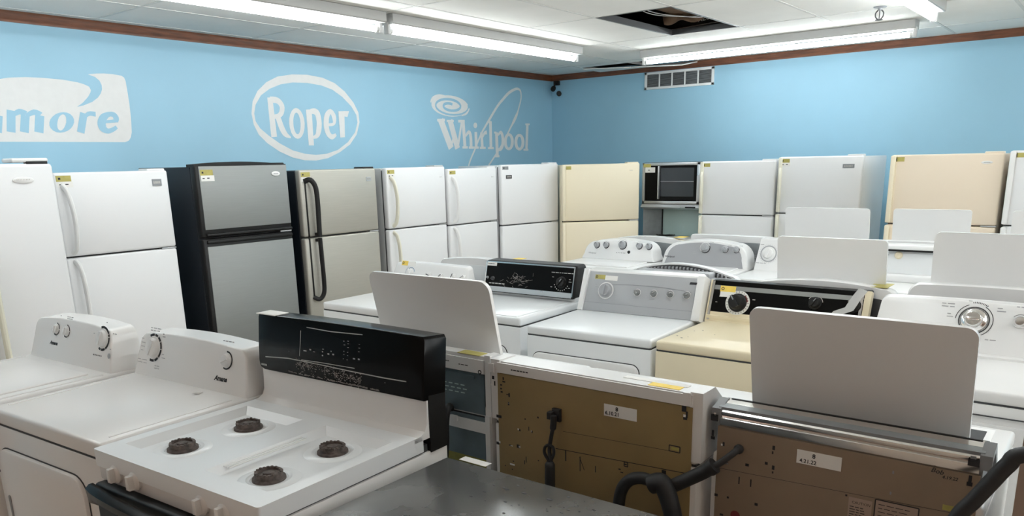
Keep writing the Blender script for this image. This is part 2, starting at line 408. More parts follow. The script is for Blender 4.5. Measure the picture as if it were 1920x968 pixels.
b.cyl((0, 0, -.02), (0, 0, -.085), .004, 8).lathe((0, 0, -.085), (0, 0, -1), [(.026, 0), (.026, .003), (.004, .006)], 16)
b.build('sprinkler_frame', dark_grey, sp_)
# ------------------------------------------------------------------ painted lettering on the left wall (wall coordinates: y, z)
OVAL = [('r',[(3.978,2.146),(4.0,2.242),(4.057,2.327),(4.151,2.401),(4.265,2.452),(4.413,2.479),(4.575,2.487),(4.741,2.473),(4.874,2.435),(4.982,2.37),(5.077,2.278),(5.129,2.192),(5.135,2.103),(5.091,1.994),(5.003,1.904),(4.878,1.836),(4.733,1.783),(4.595,1.763),(4.475,1.767),(4.348,1.792),(4.218,1.843),(4.104,1.911),(4.027,1.981),(3.989,2.06)],[(4.004,2.147),(4.025,2.217),(4.085,2.293),(4.177,2.35),(4.291,2.392),(4.417,2.414),(4.568,2.419),(4.722,2.407),(4.843,2.377),(4.951,2.32),(5.048,2.243),(5.101,2.171),(5.11,2.103),(5.073,2.013),(4.978,1.924),(4.854,1.855),(4.724,1.822),(4.6,1.813),(4.481,1.823),(4.355,1.852),(4.226,1.911),(4.123,1.974),(4.048,2.03),(4.01,2.086)]),('g',[(4.145,2.279),(4.196,2.283),(4.206,1.965),(4.148,1.96)]),('s',[(4.172,2.263,0.0513),(4.186,2.263,0.0511),(4.205,2.264,0.0507),(4.226,2.263,0.0504),(4.243,2.259,0.0502),(4.256,2.252,0.0502),(4.268,2.242,0.0504),(4.277,2.23,0.0505),(4.283,2.218,0.0502),(4.285,2.205,0.0494),(4.283,2.191,0.0483),(4.279,2.177,0.047),(4.274,2.164,0.0456),(4.268,2.155,0.044),(4.259,2.147,0.0422),(4.25,2.14,0.0404),(4.24,2.135,0.0388),(4.229,2.131,0.0374),(4.216,2.13,0.0361),(4.205,2.129,0.035),(4.197,2.128,0.0342)]),('s',[(4.229,2.136,0.0502),(4.235,2.118,0.0513),(4.244,2.091,0.053),(4.253,2.062,0.0544),(4.262,2.038,0.0547),(4.27,2.021,0.054),(4.278,2.007,0.0526),(4.286,1.995,0.05),(4.296,1.985,0.0456),(4.308,1.976,0.038),(4.323,1.969,0.0279),(4.337,1.963,0.0181),(4.346,1.959,0.0114)]),('r',[(4.505,2.08),(4.499,2.04),(4.486,2.003),(4.467,1.974),(4.444,1.956),(4.418,1.949),(4.393,1.955),(4.372,1.973),(4.355,2.001),(4.345,2.037),(4.342,2.076),(4.347,2.116),(4.36,2.151),(4.379,2.18),(4.402,2.199),(4.427,2.206),(4.452,2.2),(4.474,2.183),(4.491,2.155),(4.502,2.12)],[(4.461,2.079),(4.458,2.051),(4.452,2.026),(4.443,2.005),(4.432,1.992),(4.42,1.988),(4.408,1.992),(4.398,2.005),(4.39,2.025),(4.385,2.049),(4.385,2.077),(4.387,2.105),(4.394,2.13),(4.403,2.15),(4.414,2.163),(4.426,2.168),(4.437,2.164),(4.448,2.151),(4.455,2.132),(4.46,2.107)]),('g',[(4.53,2.196),(4.592,2.201),(4.586,1.894),(4.53,1.894)]),('s',[(4.579,2.183,0.041),(4.591,2.184,0.0443),(4.61,2.185,0.0492),(4.629,2.183,0.0539),(4.644,2.176,0.057),(4.653,2.163,0.0577),(4.659,2.144,0.0569),(4.662,2.122,0.0556),(4.664,2.102,0.0547),(4.664,2.083,0.0549),(4.661,2.063,0.0554),(4.657,2.043,0.0556),(4.653,2.027,0.0547),(4.648,2.012,0.0524),(4.643,1.999,0.049),(4.637,1.988,0.0451),(4.629,1.979,0.041),(4.619,1.972,0.0364),(4.606,1.967,0.0311),(4.594,1.964,0.0262),(4.585,1.962,0.0228)]),('s',[(4.744,2.074,0.0251),(4.76,2.074,0.0251),(4.784,2.074,0.0249),(4.808,2.076,0.0255),(4.826,2.082,0.0274),(4.835,2.094,0.0318),(4.838,2.111,0.0382),(4.838,2.129,0.0442),(4.836,2.144,0.0479),(4.831,2.159,0.0476),(4.822,2.174,0.0449),(4.812,2.186,0.0419),(4.802,2.191,0.041),(4.79,2.187,0.0433),(4.777,2.177,0.0473),(4.764,2.163,0.0516),(4.755,2.147,0.0547),(4.748,2.129,0.0563),(4.744,2.108,0.057),(4.741,2.086,0.0572),(4.74,2.066,0.057),(4.741,2.047,0.0564),(4.744,2.03,0.0553),(4.749,2.013,0.0539),(4.755,1.999,0.0524),(4.763,1.988,0.0512),(4.773,1.979,0.05),(4.784,1.972,0.0483),(4.796,1.969,0.0456),(4.809,1.972,0.041),(4.823,1.978,0.0349),(4.836,1.986,0.0291),(4.845,1.991,0.0251)]),('g',[(4.89,2.194),(4.961,2.198),(4.947,1.968),(4.891,1.964)]),('g',[(4.952,2.198),(5.017,2.2),(4.993,2.147),(4.95,2.152)])]
SWIRLBLUE = [('s',[(6.682,2.317,0.015),(6.686,2.29,0.0155),(6.67,2.265,0.0161),(6.635,2.243,0.0167),(6.585,2.225,0.0173),(6.523,2.214,0.0179),(6.456,2.209,0.0185),(6.388,2.21,0.0191),(6.324,2.217,0.0197),(6.268,2.23,0.0203),(6.224,2.246,0.0209),(6.194,2.265,0.0215),(6.179,2.285,0.0221),(6.179,2.306,0.0227),(6.194,2.324,0.0233),(6.222,2.34,0.0239),(6.261,2.353,0.0245),(6.308,2.361,0.0251),(6.359,2.364,0.0257),(6.41,2.363,0.0263),(6.458,2.357,0.0269),(6.499,2.347,0.0269),(6.531,2.334,0.0269),(6.552,2.319,0.0269),(6.561,2.304,0.0269),(6.558,2.289,0.0269),(6.543,2.275,0.0269),(6.519,2.264,0.0269),(6.488,2.256,0.0269),(6.453,2.252,0.0269),(6.416,2.251,0.0269),(6.381,2.253,0.0269),(6.35,2.258,0.0269),(6.325,2.266,0.0269),(6.306,2.275,0.0269),(6.296,2.285,0.0269),(6.294,2.295,0.0269),(6.299,2.304,0.0269),(6.31,2.312,0.0269),(6.327,2.317,0.0269),(6.346,2.321,0.0269),(6.367,2.323,0.0269),(6.388,2.322,0.0269),(6.406,2.32,0.0269),(6.422,2.317,0.0269),(6.432,2.312,0.0269)])]
WHIRL = [('g',[(6.691,2.282),(6.676,2.258),(6.648,2.236),(6.606,2.218),(6.555,2.204),(6.495,2.195),(6.431,2.191),(6.367,2.192),(6.304,2.199),(6.247,2.21),(6.197,2.226),(6.158,2.245),(6.131,2.266),(6.117,2.289),(6.116,2.312),(6.13,2.335),(6.156,2.355),(6.194,2.373),(6.242,2.388),(6.299,2.397),(6.361,2.403),(6.425,2.402),(6.489,2.397),(6.548,2.386),(6.601,2.371),(6.643,2.352),(6.674,2.33),(6.69,2.306)]),('s',[(6.105,2.321,0.015),(6.111,2.329,0.0185),(6.119,2.341,0.0237),(6.13,2.353,0.029),(6.145,2.364,0.0329),(6.164,2.372,0.0352),(6.187,2.379,0.0368),(6.212,2.385,0.0372),(6.237,2.389,0.0359),(6.264,2.391,0.0318),(6.293,2.392,0.0256),(6.319,2.391,0.0193),(6.337,2.391,0.015)]),('s',[(6.575,2.206,0.015),(6.59,2.212,0.0198),(6.611,2.219,0.0269),(6.634,2.228,0.0333),(6.653,2.238,0.0359),(6.669,2.249,0.0325),(6.684,2.262,0.0252),(6.696,2.274,0.0173),(6.704,2.283,0.012)]),('s',[(6.243,2.155,0.0837),(6.389,1.869,0.0837)]),('s',[(6.389,1.875,0.0269),(6.436,1.993,0.0269)]),('s',[(6.387,2.154,0.0777),(6.49,1.865,0.0777)]),('s',[(6.493,1.871,0.0299),(6.575,2.154,0.0299)]),('s',[(6.191,2.149,0.0269),(6.31,2.154,0.0269)]),('s',[(6.336,2.145,0.0209),(6.445,2.148,0.0209)]),('s',[(6.515,2.147,0.0269),(6.621,2.15,0.0269)]),('s',[(6.595,2.149,0.0478),(6.61,1.872,0.0478)]),('s',[(6.624,1.995,0.0239),(6.636,2.005,0.0268),(6.653,2.02,0.031),(6.671,2.033,0.0354),(6.685,2.038,0.0389),(6.695,2.033,0.0411),(6.702,2.022,0.0428),(6.707,2.005,0.044),(6.71,1.986,0.0449),(6.712,1.959,0.0453),(6.712,1.926,0.0452),(6.711,1.894,0.045),(6.711,1.872,0.0449)]),('s',[(6.569,1.877,0.0239),(6.656,1.877,0.0239)]),('s',[(6.672,1.875,0.0239),(6.758,1.875,0.0239)]),('s',[(6.798,2.041,0.0449),(6.797,1.872,0.0449)]),('s',[(6.761,1.875,0.0239),(6.84,1.875,0.0239)]),('g',[(6.825,2.11),(6.824,2.104),(6.821,2.098),(6.817,2.092),(6.812,2.087),(6.806,2.083),(6.799,2.081),(6.792,2.08),(6.785,2.081),(6.778,2.083),(6.773,2.086),(6.768,2.091),(6.764,2.096),(6.762,2.103),(6.762,2.109),(6.763,2.116),(6.766,2.122),(6.77,2.128),(6.775,2.132),(6.781,2.136),(6.788,2.138),(6.795,2.139),(6.802,2.139),(6.808,2.137),(6.814,2.133),(6.819,2.129),(6.822,2.123),(6.824,2.117)]),('s',[(6.893,2.037,0.0449),(6.901,1.872,0.0449)]),('s',[(6.915,1.987,0.0179),(6.92,1.995,0.0207),(6.927,2.007,0.0247),(6.935,2.019,0.029),(6.944,2.028,0.0329),(6.955,2.033,0.0364),(6.967,2.036,0.0398),(6.979,2.037,0.0428),(6.987,2.038,0.0449)]),('s',[(6.856,1.872,0.0239),(6.958,1.872,0.0239)]),('s',[(7.053,2.16,0.0478),(7.051,1.867,0.0478)]),('s',[(6.999,1.869,0.0239),(7.101,1.869,0.0239)]),('s',[(7.02,2.153,0.0209),(7.061,2.154,0.0209)]),('s',[(7.155,2.041,0.0508),(7.161,1.779,0.0508)]),('s',[(7.179,2.01,0.0209),(7.19,2.018,0.0244),(7.206,2.03,0.0293),(7.223,2.04,0.0346),(7.236,2.042,0.0389),(7.247,2.034,0.042),(7.257,2.018,0.0445),(7.264,2.0,0.0464),(7.268,1.98,0.0478),(7.269,1.96,0.0488),(7.268,1.938,0.0491),(7.264,1.916,0.0489),(7.258,1.898,0.0478),(7.25,1.883,0.0458),(7.241,1.87,0.0428),(7.23,1.861,0.0394),(7.219,1.854,0.0359),(7.207,1.852,0.032),(7.193,1.853,0.0277),(7.181,1.856,0.0237),(7.173,1.858,0.0209)]),('s',[(7.111,1.779,0.0239),(7.199,1.778,0.0239)]),('s',[(7.113,2.038,0.0209),(7.155,2.039,0.0209)]),('r',[(7.472,1.94),(7.467,1.91),(7.452,1.883),(7.43,1.862),(7.403,1.848),(7.374,1.843),(7.345,1.848),(7.319,1.862),(7.299,1.883),(7.287,1.91),(7.284,1.939),(7.289,1.969),(7.304,1.995),(7.325,2.017),(7.352,2.031),(7.381,2.036),(7.41,2.031),(7.436,2.018),(7.456,1.997),(7.469,1.97)],[(7.416,1.94),(7.413,1.92),(7.407,1.902),(7.398,1.887),(7.387,1.878),(7.375,1.875),(7.363,1.878),(7.353,1.887),(7.345,1.901),(7.34,1.919),(7.339,1.939),(7.342,1.959),(7.348,1.977),(7.357,1.992),(7.368,2.001),(7.38,2.004),(7.391,2.001),(7.402,1.992),(7.41,1.978),(7.415,1.96)]),('r',[(7.676,1.936),(7.671,1.906),(7.656,1.879),(7.633,1.858),(7.605,1.844),(7.575,1.839),(7.545,1.844),(7.518,1.858),(7.498,1.879),(7.485,1.906),(7.481,1.935),(7.487,1.964),(7.501,1.991),(7.523,2.012),(7.551,2.026),(7.581,2.031),(7.611,2.026),(7.638,2.013),(7.659,1.992),(7.672,1.966)],[(7.618,1.935),(7.615,1.916),(7.609,1.898),(7.6,1.884),(7.588,1.875),(7.576,1.871),(7.564,1.875),(7.553,1.884),(7.545,1.898),(7.54,1.915),(7.538,1.935),(7.541,1.955),(7.547,1.973),(7.556,1.987),(7.568,1.996),(7.58,1.999),(7.592,1.996),(7.603,1.987),(7.611,1.973),(7.616,1.955)]),('s',[(7.739,2.136,0.0478),(7.713,1.85,0.0478)]),('s',[(7.699,2.139,0.0209),(7.785,2.141,0.0209)]),('s',[(7.654,1.85,0.0239),(7.75,1.85,0.0239)]),('s',[(6.648,1.659,0.0209),(6.654,1.673,0.0209),(6.664,1.693,0.0208),(6.675,1.715,0.0208),(6.688,1.738,0.0209),(6.703,1.76,0.0212),(6.719,1.783,0.0217),(6.737,1.807,0.0221),(6.756,1.832,0.0224),(6.774,1.859,0.0225),(6.793,1.888,0.0224),(6.813,1.918,0.0224),(6.833,1.947,0.0224),(6.853,1.975,0.0226),(6.873,2.002,0.0228),(6.895,2.03,0.0232),(6.918,2.058,0.0239),(6.943,2.084,0.0252),(6.969,2.111,0.027),(6.997,2.139,0.0287),(7.029,2.17,0.0299),(7.065,2.207,0.0303),(7.106,2.249,0.0301),(7.147,2.29,0.0298),(7.184,2.325,0.0299),(7.216,2.352,0.0305),(7.244,2.374,0.0314),(7.271,2.392,0.0323),(7.297,2.411,0.0329),(7.322,2.429,0.0332),(7.346,2.446,0.0333),(7.37,2.462,0.0332),(7.393,2.476,0.0329),(7.418,2.488,0.0324),(7.443,2.499,0.0316),(7.468,2.509,0.0307),(7.49,2.516,0.0299),(7.51,2.523,0.0292),(7.529,2.527,0.0284),(7.546,2.53,0.0277),(7.561,2.53,0.0269),(7.575,2.529,0.0262),(7.588,2.526,0.0254),(7.599,2.522,0.0247),(7.609,2.515,0.0239),(7.615,2.508,0.0231),(7.62,2.499,0.0222),(7.623,2.489,0.0215),(7.625,2.477,0.0209),(7.627,2.465,0.0206),(7.627,2.451,0.0206),(7.625,2.435,0.0206),(7.62,2.415,0.0209),(7.609,2.386,0.0212),(7.593,2.351,0.0215),(7.576,2.316,0.0223),(7.562,2.287,0.0239),(7.552,2.268,0.0272),(7.543,2.254,0.0316),(7.534,2.242,0.0359),(7.525,2.229,0.0389),(7.514,2.214,0.0402),(7.502,2.199,0.0406),(7.49,2.184,0.0401),(7.479,2.171,0.0389),(7.47,2.16,0.0365),(7.462,2.152,0.0332),(7.454,2.142,0.0297),(7.442,2.128,0.0269),(7.424,2.108,0.0252),(7.403,2.083,0.0239),(7.381,2.057,0.0231),(7.36,2.033,0.0224),(7.342,2.012,0.0221),(7.324,1.991,0.0221),(7.307,1.971,0.0223),(7.288,1.95,0.0224),(7.269,1.929,0.0225),(7.251,1.909,0.0225),(7.229,1.886,0.0225),(7.198,1.856,0.0224),(7.151,1.813,0.0221),(7.092,1.761,0.0217),(7.036,1.711,0.0212),(6.998,1.678,0.0209)])]
PANEL = [('g',[(1.474,1.912),(2.897,1.914),(2.927,1.926),(2.944,1.949),(2.956,1.985),(2.965,2.088),(2.967,2.182),(2.965,2.275),(2.962,2.339),(2.955,2.36),(2.938,2.372),(2.879,2.378),(2.813,2.379),(2.762,2.375),(2.704,2.366),(2.751,2.351),(2.777,2.328),(2.787,2.301),(2.786,2.273),(2.773,2.244),(2.749,2.215),(2.705,2.184),(2.644,2.159),(2.597,2.147),(2.64,2.176),(2.681,2.216),(2.701,2.244),(2.708,2.262),(2.699,2.285),(2.666,2.299),(2.625,2.309),(2.532,2.32),(2.4,2.324),(2.298,2.322),(2.197,2.312),(2.147,2.301),(1.906,2.251),(1.675,2.172),(1.51,2.106)])]
BLUE = [('s',[(2.179,2.11,0.0519),(2.157,1.974,0.0519)]),('s',[(2.259,2.082,0.0527),(2.236,1.974,0.0527)]),('s',[(2.348,2.084,0.0559),(2.325,1.974,0.0559)]),('s',[(2.18,2.079,0.024),(2.189,2.085,0.026),(2.202,2.092,0.029),(2.216,2.1,0.0323),(2.228,2.104,0.0352),(2.238,2.102,0.0377),(2.248,2.097,0.0403),(2.257,2.092,0.0424),(2.263,2.088,0.044)]),('s',[(2.265,2.078,0.024),(2.274,2.084,0.0259),(2.288,2.092,0.0288),(2.303,2.099,0.032),(2.316,2.103,0.0352),(2.327,2.101,0.0385),(2.337,2.095,0.0423),(2.345,2.089,0.0456),(2.35,2.084,0.0479)]),('s',[(2.021,2.105,0.0519),(1.998,1.972,0.0519)]),('s',[(2.096,2.077,0.0559),(2.074,1.972,0.0559)]),('s',[(2.021,2.075,0.024),(2.03,2.08,0.026),(2.042,2.087,0.029),(2.055,2.094,0.0323),(2.067,2.098,0.0352),(2.077,2.097,0.0377),(2.086,2.092,0.0403),(2.095,2.087,0.0424),(2.1,2.083,0.044)]),('s',[(1.951,2.031,0.0208),(2.048,2.042,0.0208)]),('s',[(2.035,2.038,0.0352),(2.037,2.041,0.0362),(2.039,2.046,0.0378),(2.041,2.052,0.0392),(2.042,2.057,0.04),(2.041,2.063,0.0398),(2.039,2.068,0.039),(2.036,2.074,0.0379),(2.032,2.077,0.0368),(2.027,2.08,0.0351),(2.02,2.081,0.0331),(2.013,2.082,0.0316),(2.006,2.08,0.032),(1.998,2.078,0.035),(1.989,2.074,0.04),(1.981,2.068,0.0453),(1.974,2.062,0.0495),(1.967,2.054,0.0525),(1.962,2.044,0.0549),(1.957,2.035,0.0567),(1.955,2.025,0.0575),(1.954,2.017,0.0575),(1.954,2.008,0.0567),(1.956,2.0,0.0551),(1.959,1.993,0.0527),(1.963,1.988,0.049),(1.969,1.983,0.0441),(1.976,1.98,0.0391),(1.983,1.978,0.0352),(1.99,1.979,0.0327),(1.999,1.982,0.0312),(2.007,1.985,0.03),(2.014,1.989,0.0288),(2.021,1.993,0.0273),(2.027,1.997,0.026),(2.032,2.001,0.0248),(2.035,2.003,0.024)]),('s',[(1.844,2.149,0.0543),(1.807,1.969,0.0543)]),('s',[(1.833,2.057,0.04),(1.904,2.14,0.04)]),('s',[(1.847,2.069,0.0479),(1.886,1.97,0.0479)]),('r',[(2.561,2.044),(2.55,2.022),(2.533,2.003),(2.511,1.988),(2.485,1.978),(2.459,1.974),(2.436,1.977),(2.417,1.987),(2.404,2.001),(2.398,2.019),(2.401,2.04),(2.411,2.061),(2.428,2.079),(2.45,2.095),(2.475,2.105),(2.5,2.109),(2.524,2.107),(2.544,2.098),(2.557,2.083),(2.563,2.065)],[(2.509,2.042),(2.502,2.026),(2.493,2.011),(2.483,1.999),(2.473,1.991),(2.464,1.988),(2.456,1.991),(2.45,1.998),(2.447,2.01),(2.448,2.025),(2.452,2.041),(2.458,2.058),(2.466,2.073),(2.476,2.085),(2.487,2.092),(2.496,2.095),(2.504,2.093),(2.51,2.086),(2.513,2.074),(2.512,2.059)]),('s',[(2.636,2.107,0.0495),(2.595,1.977,0.0495)]),('s',[(2.627,2.072,0.0192),(2.634,2.078,0.0211),(2.644,2.088,0.0238),(2.656,2.098,0.0266),(2.668,2.104,0.0288),(2.68,2.106,0.0301),(2.694,2.105,0.031),(2.706,2.103,0.0315),(2.715,2.102,0.032)]),('s',[(2.742,2.049,0.0208),(2.863,2.062,0.0208)]),('s',[(2.848,2.057,0.0352),(2.85,2.061,0.0362),(2.852,2.067,0.0378),(2.855,2.073,0.0392),(2.855,2.079,0.04),(2.854,2.085,0.0398),(2.851,2.091,0.039),(2.847,2.097,0.0379),(2.842,2.102,0.0368),(2.835,2.104,0.0351),(2.827,2.106,0.0331),(2.818,2.106,0.0316),(2.809,2.105,0.032),(2.799,2.102,0.035),(2.788,2.097,0.04),(2.778,2.091,0.0453),(2.769,2.084,0.0495),(2.761,2.075,0.0525),(2.755,2.064,0.0549),(2.75,2.053,0.0567),(2.747,2.043,0.0575),(2.746,2.033,0.0575),(2.747,2.023,0.0567),(2.75,2.014,0.0551),(2.754,2.007,0.0527),(2.759,2.001,0.049),(2.767,1.996,0.0441),(2.775,1.992,0.0391),(2.784,1.99,0.0352),(2.794,1.991,0.0327),(2.804,1.994,0.0312),(2.814,1.998,0.03),(2.823,2.002,0.0288),(2.831,2.006,0.0273),(2.839,2.011,0.026),(2.845,2.016,0.0248),(2.85,2.019,0.024)])]

WALLF = Fr((XL, 0, 0), (0, 1, 0), (0, 0, 1), (1, 0, 0))
def paint(mb, items, h):
    for q_, it in enumerate(items):
        h += .00003
        if it[0] == 'g': mb.poly(WALLF, it[1], h)
        elif it[0] == 'r':
            o, i = it[1], it[2]; n = len(o)
            for k in range(n):
                j = (k+1) % n
                mb.poly(WALLF, [o[k], o[j], i[j], i[k]], h)
        else:
            P = it[1]; n = len(P)
            L = []
            for k in range(n):
                a = P[max(k-1, 0)]; b = P[min(k+1, n-1)]
                d = Vector((b[0]-a[0], b[1]-a[1])).normalized(); w = P[k][2]/2
                L.append(((P[k][0]-d.y*w, P[k][1]+d.x*w), (P[k][0]+d.y*w, P[k][1]-d.x*w)))
            for k in range(n-1):
                h += .000012
                mb.poly(WALLF, [L[k][0], L[k][1], L[k+1][1]], h); mb.poly(WALLF, [L[k][0], L[k+1][1], L[k+1][0]], h)
    return mb
tag(paint(MB(), OVAL, .0012).build('painted_logo', paint_white), 'white oval ring with five letters painted on the blue wall above the steel fridges', 'wall logo')
lg = tag(paint(MB(), WHIRL, .0012).build('painted_logo', paint_white), 'white script logo with spiral and long loop painted near the wall corner', 'wall logo')
paint(MB(), SWIRLBLUE, .0020).build('spiral_line', wall_blue, lg, 'blue spiral line')
lg = tag(paint(MB(), PANEL, .0012).build('painted_logo', paint_white), 'white block logo with swoosh and blue letters, cut by the left edge', 'wall logo')
paint(MB(), BLUE, .0020).build('lettering', wall_blue, lg, 'blue italic letters')

# ------------------------------------------------------------------ refrigerators (front faces local -y, hinges on the right)
FRONT = Fr((0, 0, 0), (1, 0, 0), (0, 0, 1), (0, -1, 0))
def pill_handle(path, r=.013, flat=1.35): return MB().tube(path, r, 10, flat=flat, ref=(1, 0, 0))
def price_tag(t, w, h, sc=1.0, white_part=True, yel=yellow, u0=None, FRONT=FRONT):
    u0 = -w/2+.012 if u0 is None else u0
    b = MB().use(yel).plate(FRONT, u0, u0+.085*sc, h-.052*sc, h-.018*sc, 0, .0012)
    b.use(ink).line(FRONT, (u0+.012, h-.035*sc), (u0+.025, h-.035*sc), .012, .0018)
    if white_part:
        b.use(paper).plate(FRONT, u0+.004, u0+.092*sc, h-.086*sc, h-.052*sc, 0, .0010)
        b.use(ink).line(FRONT, (u0+.014, h-.069*sc), (u0+.030, h-.069*sc), .006, .0016).line(FRONT, (u0+.048, h-.068*sc), (u0+.066, h-.068*sc), .006, .0016)
    return b.build('price_tag', None, t, 'small yellow price tag')
def fridge(label, x, y, rz, w, h, d, seam, mdoor, mbody, handle='arch', hmat=None, badge=None, tag_kw=None, gap=.010, hinge=True, hingem=None):
    t = thing('refrigerator', label, 'refrigerator', (x, y, 0), rz, 'refrigerators along the walls')
    hmat = hmat or mdoor
    MB().box(-w/2+.004, w/2-.004, .070, d, .02, h-.006, b=.006).build('cabinet', mbody, t)
    MB().box(-w/2+.02, w/2-.02, .05, .068, .0, .075).build('kick_grille', dark_grey, t)
    MB().box(-w/2+.008, w/2-.008, .045, .074, .085, h-.02).build('door_gasket', shadow_gap, t)
    for nm, z0, z1 in (('freezer_door', seam+gap/2, h), ('refrigerator_door', .085, seam-gap/2)):
        if handle == 'pocket':
            f = MB().box(-w/2, w/2, .0, .06, z0, z1, b=.010, seg=3).build(nm, black_matte, t)
            a0 = z0+(.05 if nm == 'freezer_door' else .012); a1 = z1-(.004 if nm == 'freezer_door' else .055)
            MB().box(-w/2+.028, w/2-.004, -.004, .01, a0, a1, b=.003).build('steel_skin', mdoor, f, 'grey steel door skin')
        else:
            f = MB().box(-w/2, w/2, .0, .06, z0, z1, b=.014, seg=3).build(nm, mdoor, t)
        fz = nm == 'freezer_door'
        L = -w/2
        if handle == 'arch':
            p = [(L+.040, .002, z1-.075), (L+.052, -.030, z1-.115), (L+.060, -.052, z1-.22), (L+.062, -.050, z0+.16), (L+.055, -.034, z0+.055), (L+.046, .002, z0+.02)] if fz else \
                [(L+.046, .002, z1-.02), (L+.055, -.034, z1-.055), (L+.062, -.052, z1-.18), (L+.062, -.052, z1-.42), (L+.055, -.034, z1-.55), (L+.046, .002, z1-.6)]
            pill_handle(p).build('handle', hmat, f)
        elif handle == 'strap':
            b = MB()
            if fz: p = [(L+.040, .0, z1-.085), (L+.066, -.040, z1-.075), (L+.100, -.052, z1-.13), (L+.108, -.052, z1-.25), (L+.108, -.048, z0+.10), (L+.108, -.045, z0)]
            else: p = [(L+.108, -.045, z1), (L+.108, -.048, z1-.12), (L+.108, -.052, z1-.34), (L+.100, -.050, z1-.43), (L+.066, -.038, z1-.475), (L+.040, .0, z1-.46)]
            b.tube(p, .016, 10, flat=1.25, ref=(1, 0, 0))
            zz = (z0, z1-.085) if fz else (z1-.46, z1)
            b.box(L+.036, L+.048, -.006, .004, zz[0], zz[1], b=.002)
            if fz: b.box(L+.095, L+.12, -.05, .0, z0+.005, z0+.03, b=.004)
            else: b.box(L+.095, L+.12, -.05, .0, z1-.03, z1-.005, b=.004)
            b.build('handle', black_matte, f, 'black strap handle')
        elif handle == 'edge':
            MB().box(L-.002, L+.034, -.024, .012, z0+.004, z1-.004, b=.010, seg=3).box(L+.036, L+.041, -.0012, .006, z0+.006, z1-.006).build('edge_grip', hmat, f)
        elif handle == 'edge_arch':
            MB().box(L-.002, L+.030, -.016, .012, z0+.004, z1-.004, b=.008, seg=3).build('edge_grip', hmat, f)
            zz = (z0+.09, z1-.10) if fz else (z1-.5, z1-.03)
            pill_handle([(L+.018, -.012, zz[1]), (L+.026, -.040, zz[1]-.05), (L+.03, -.046, (zz[0]+zz[1])/2), (L+.026, -.040, zz[0]+.05), (L+.018, -.012, zz[0])], .012).build('handle', hmat, f)
        if fz:
            FRONT = Fr((0, -.004, 0), (1, 0, 0), (0, 0, 1), (0, -1, 0)) if handle == 'pocket' else globals()['FRONT']
            if tag_kw is not None: price_tag(f, w, h-(.006 if handle == 'pocket' else 0), FRONT=FRONT, u0=-w/2+.034 if handle == 'pocket' else None, **tag_kw)
            if badge:
                kind, bu, bv, bw, bh, bm = badge
                b = MB()
                if kind == 'oval':
                    b.use(bm).slab(FRONT, [(bu+bw/2*math.cos(2*PI*i/24), h-bv+bh/2*math.sin(2*PI*i/24)) for i in range(24)], 0, .004, r=.002)
                    b.use(grey_ink); b.line(FRONT, (bu-bw*.28, h-bv), (bu+bw*.28, h-bv), bh*.22, .0046)
                else:
                    b.use(bm).plate(FRONT, bu-bw/2, bu+bw/2, h-bv-bh/2, h-bv+bh/2, 0, .003)
                    b.use(silver_ink)
                    for k in range(6): b.line(FRONT, (bu-bw*.36+k*bw*.125, h-bv), (bu-bw*.36+k*bw*.125+bw*.08, h-bv), bh*.36, .0036)
                b.build('badge', None, f, 'maker badge')
    MB().box(w/2-.13, w/2-.012, .008, .12, h-.006, h+.012, b=.006).build('hinge_cover', hingem or (black_matte if handle in ('pocket', 'strap') else mbody), t)
    MB().box(w/2-.10, w/2-.002, .004, .07, seam-.004, seam+.004).build('middle_hinge', alu, t)
    return t
R90 = PI/2
tk = dict()
# side-by-side at the far left
t = thing('refrigerator', 'tall white side-by-side fridge cut by the left edge, oval badge at top', 'refrigerator', (-4.86, 1.52, 0), R90, 'refrigerators along the walls')
W0, H0 = .91, 1.765
MB().box(-W0/2+.004, W0/2-.004, .075, .80, .02, H0-.004, b=.006).build('cabinet', fridge_white, t)
MB().box(-W0/2+.02, W0/2-.02, .05, .075, .06, H0-.02).build('door_gasket', shadow_gap, t)
for nm, a, b_ in (('freezer_door', -W0/2, -.015), ('refrigerator_door', -.007, W0/2)):
    f = MB().box(a, b_, 0, .068, .09, H0, b=.020, seg=4).build(nm, fridge_white, t)
    x0 = (-.045 if nm == 'freezer_door' else .045)
    pill_handle([(x0, .002, 1.35), (x0, -.045, 1.30), (x0, -.055, 1.0), (x0, -.055, .7), (x0, -.045, .5), (x0, .002, .45)], .016).build('handle', handle_ivory, f, 'ivory bar handle')
    if nm == 'refrigerator_door':
        u, v = .29, H0-.088
        b = MB().use(white_plastic).slab(FRONT, [(u+.055*math.cos(2*PI*i/28), v+.017*math.sin(2*PI*i/28)) for i in range(28)], 0, .006, r=.003)
        b.use(silver_ink).annulus(FRONT, u, v, .0, .001, 6)
        for k in range(9): b.line(FRONT, (u-.034+k*.0078, v+.002), (u-.030+k*.0078, v+.002), .006, .0064)
        b.build('badge', None, f, 'oval maker badge')
MB().box(W0/2-.20, W0/2-.012, .012, .16, H0+.006, H0+.030, b=.010, seg=3).use(black_matte).box(W0/2-.13, W0/2-.02, .010, .05, H0-.004, H0+.012, b=.002).build('hinge_cover', white_plastic, t)
MB().box(-W0/2+.02, W0/2-.02, .05, .075, 0, .06).build('kick_grille', dark_grey, t)

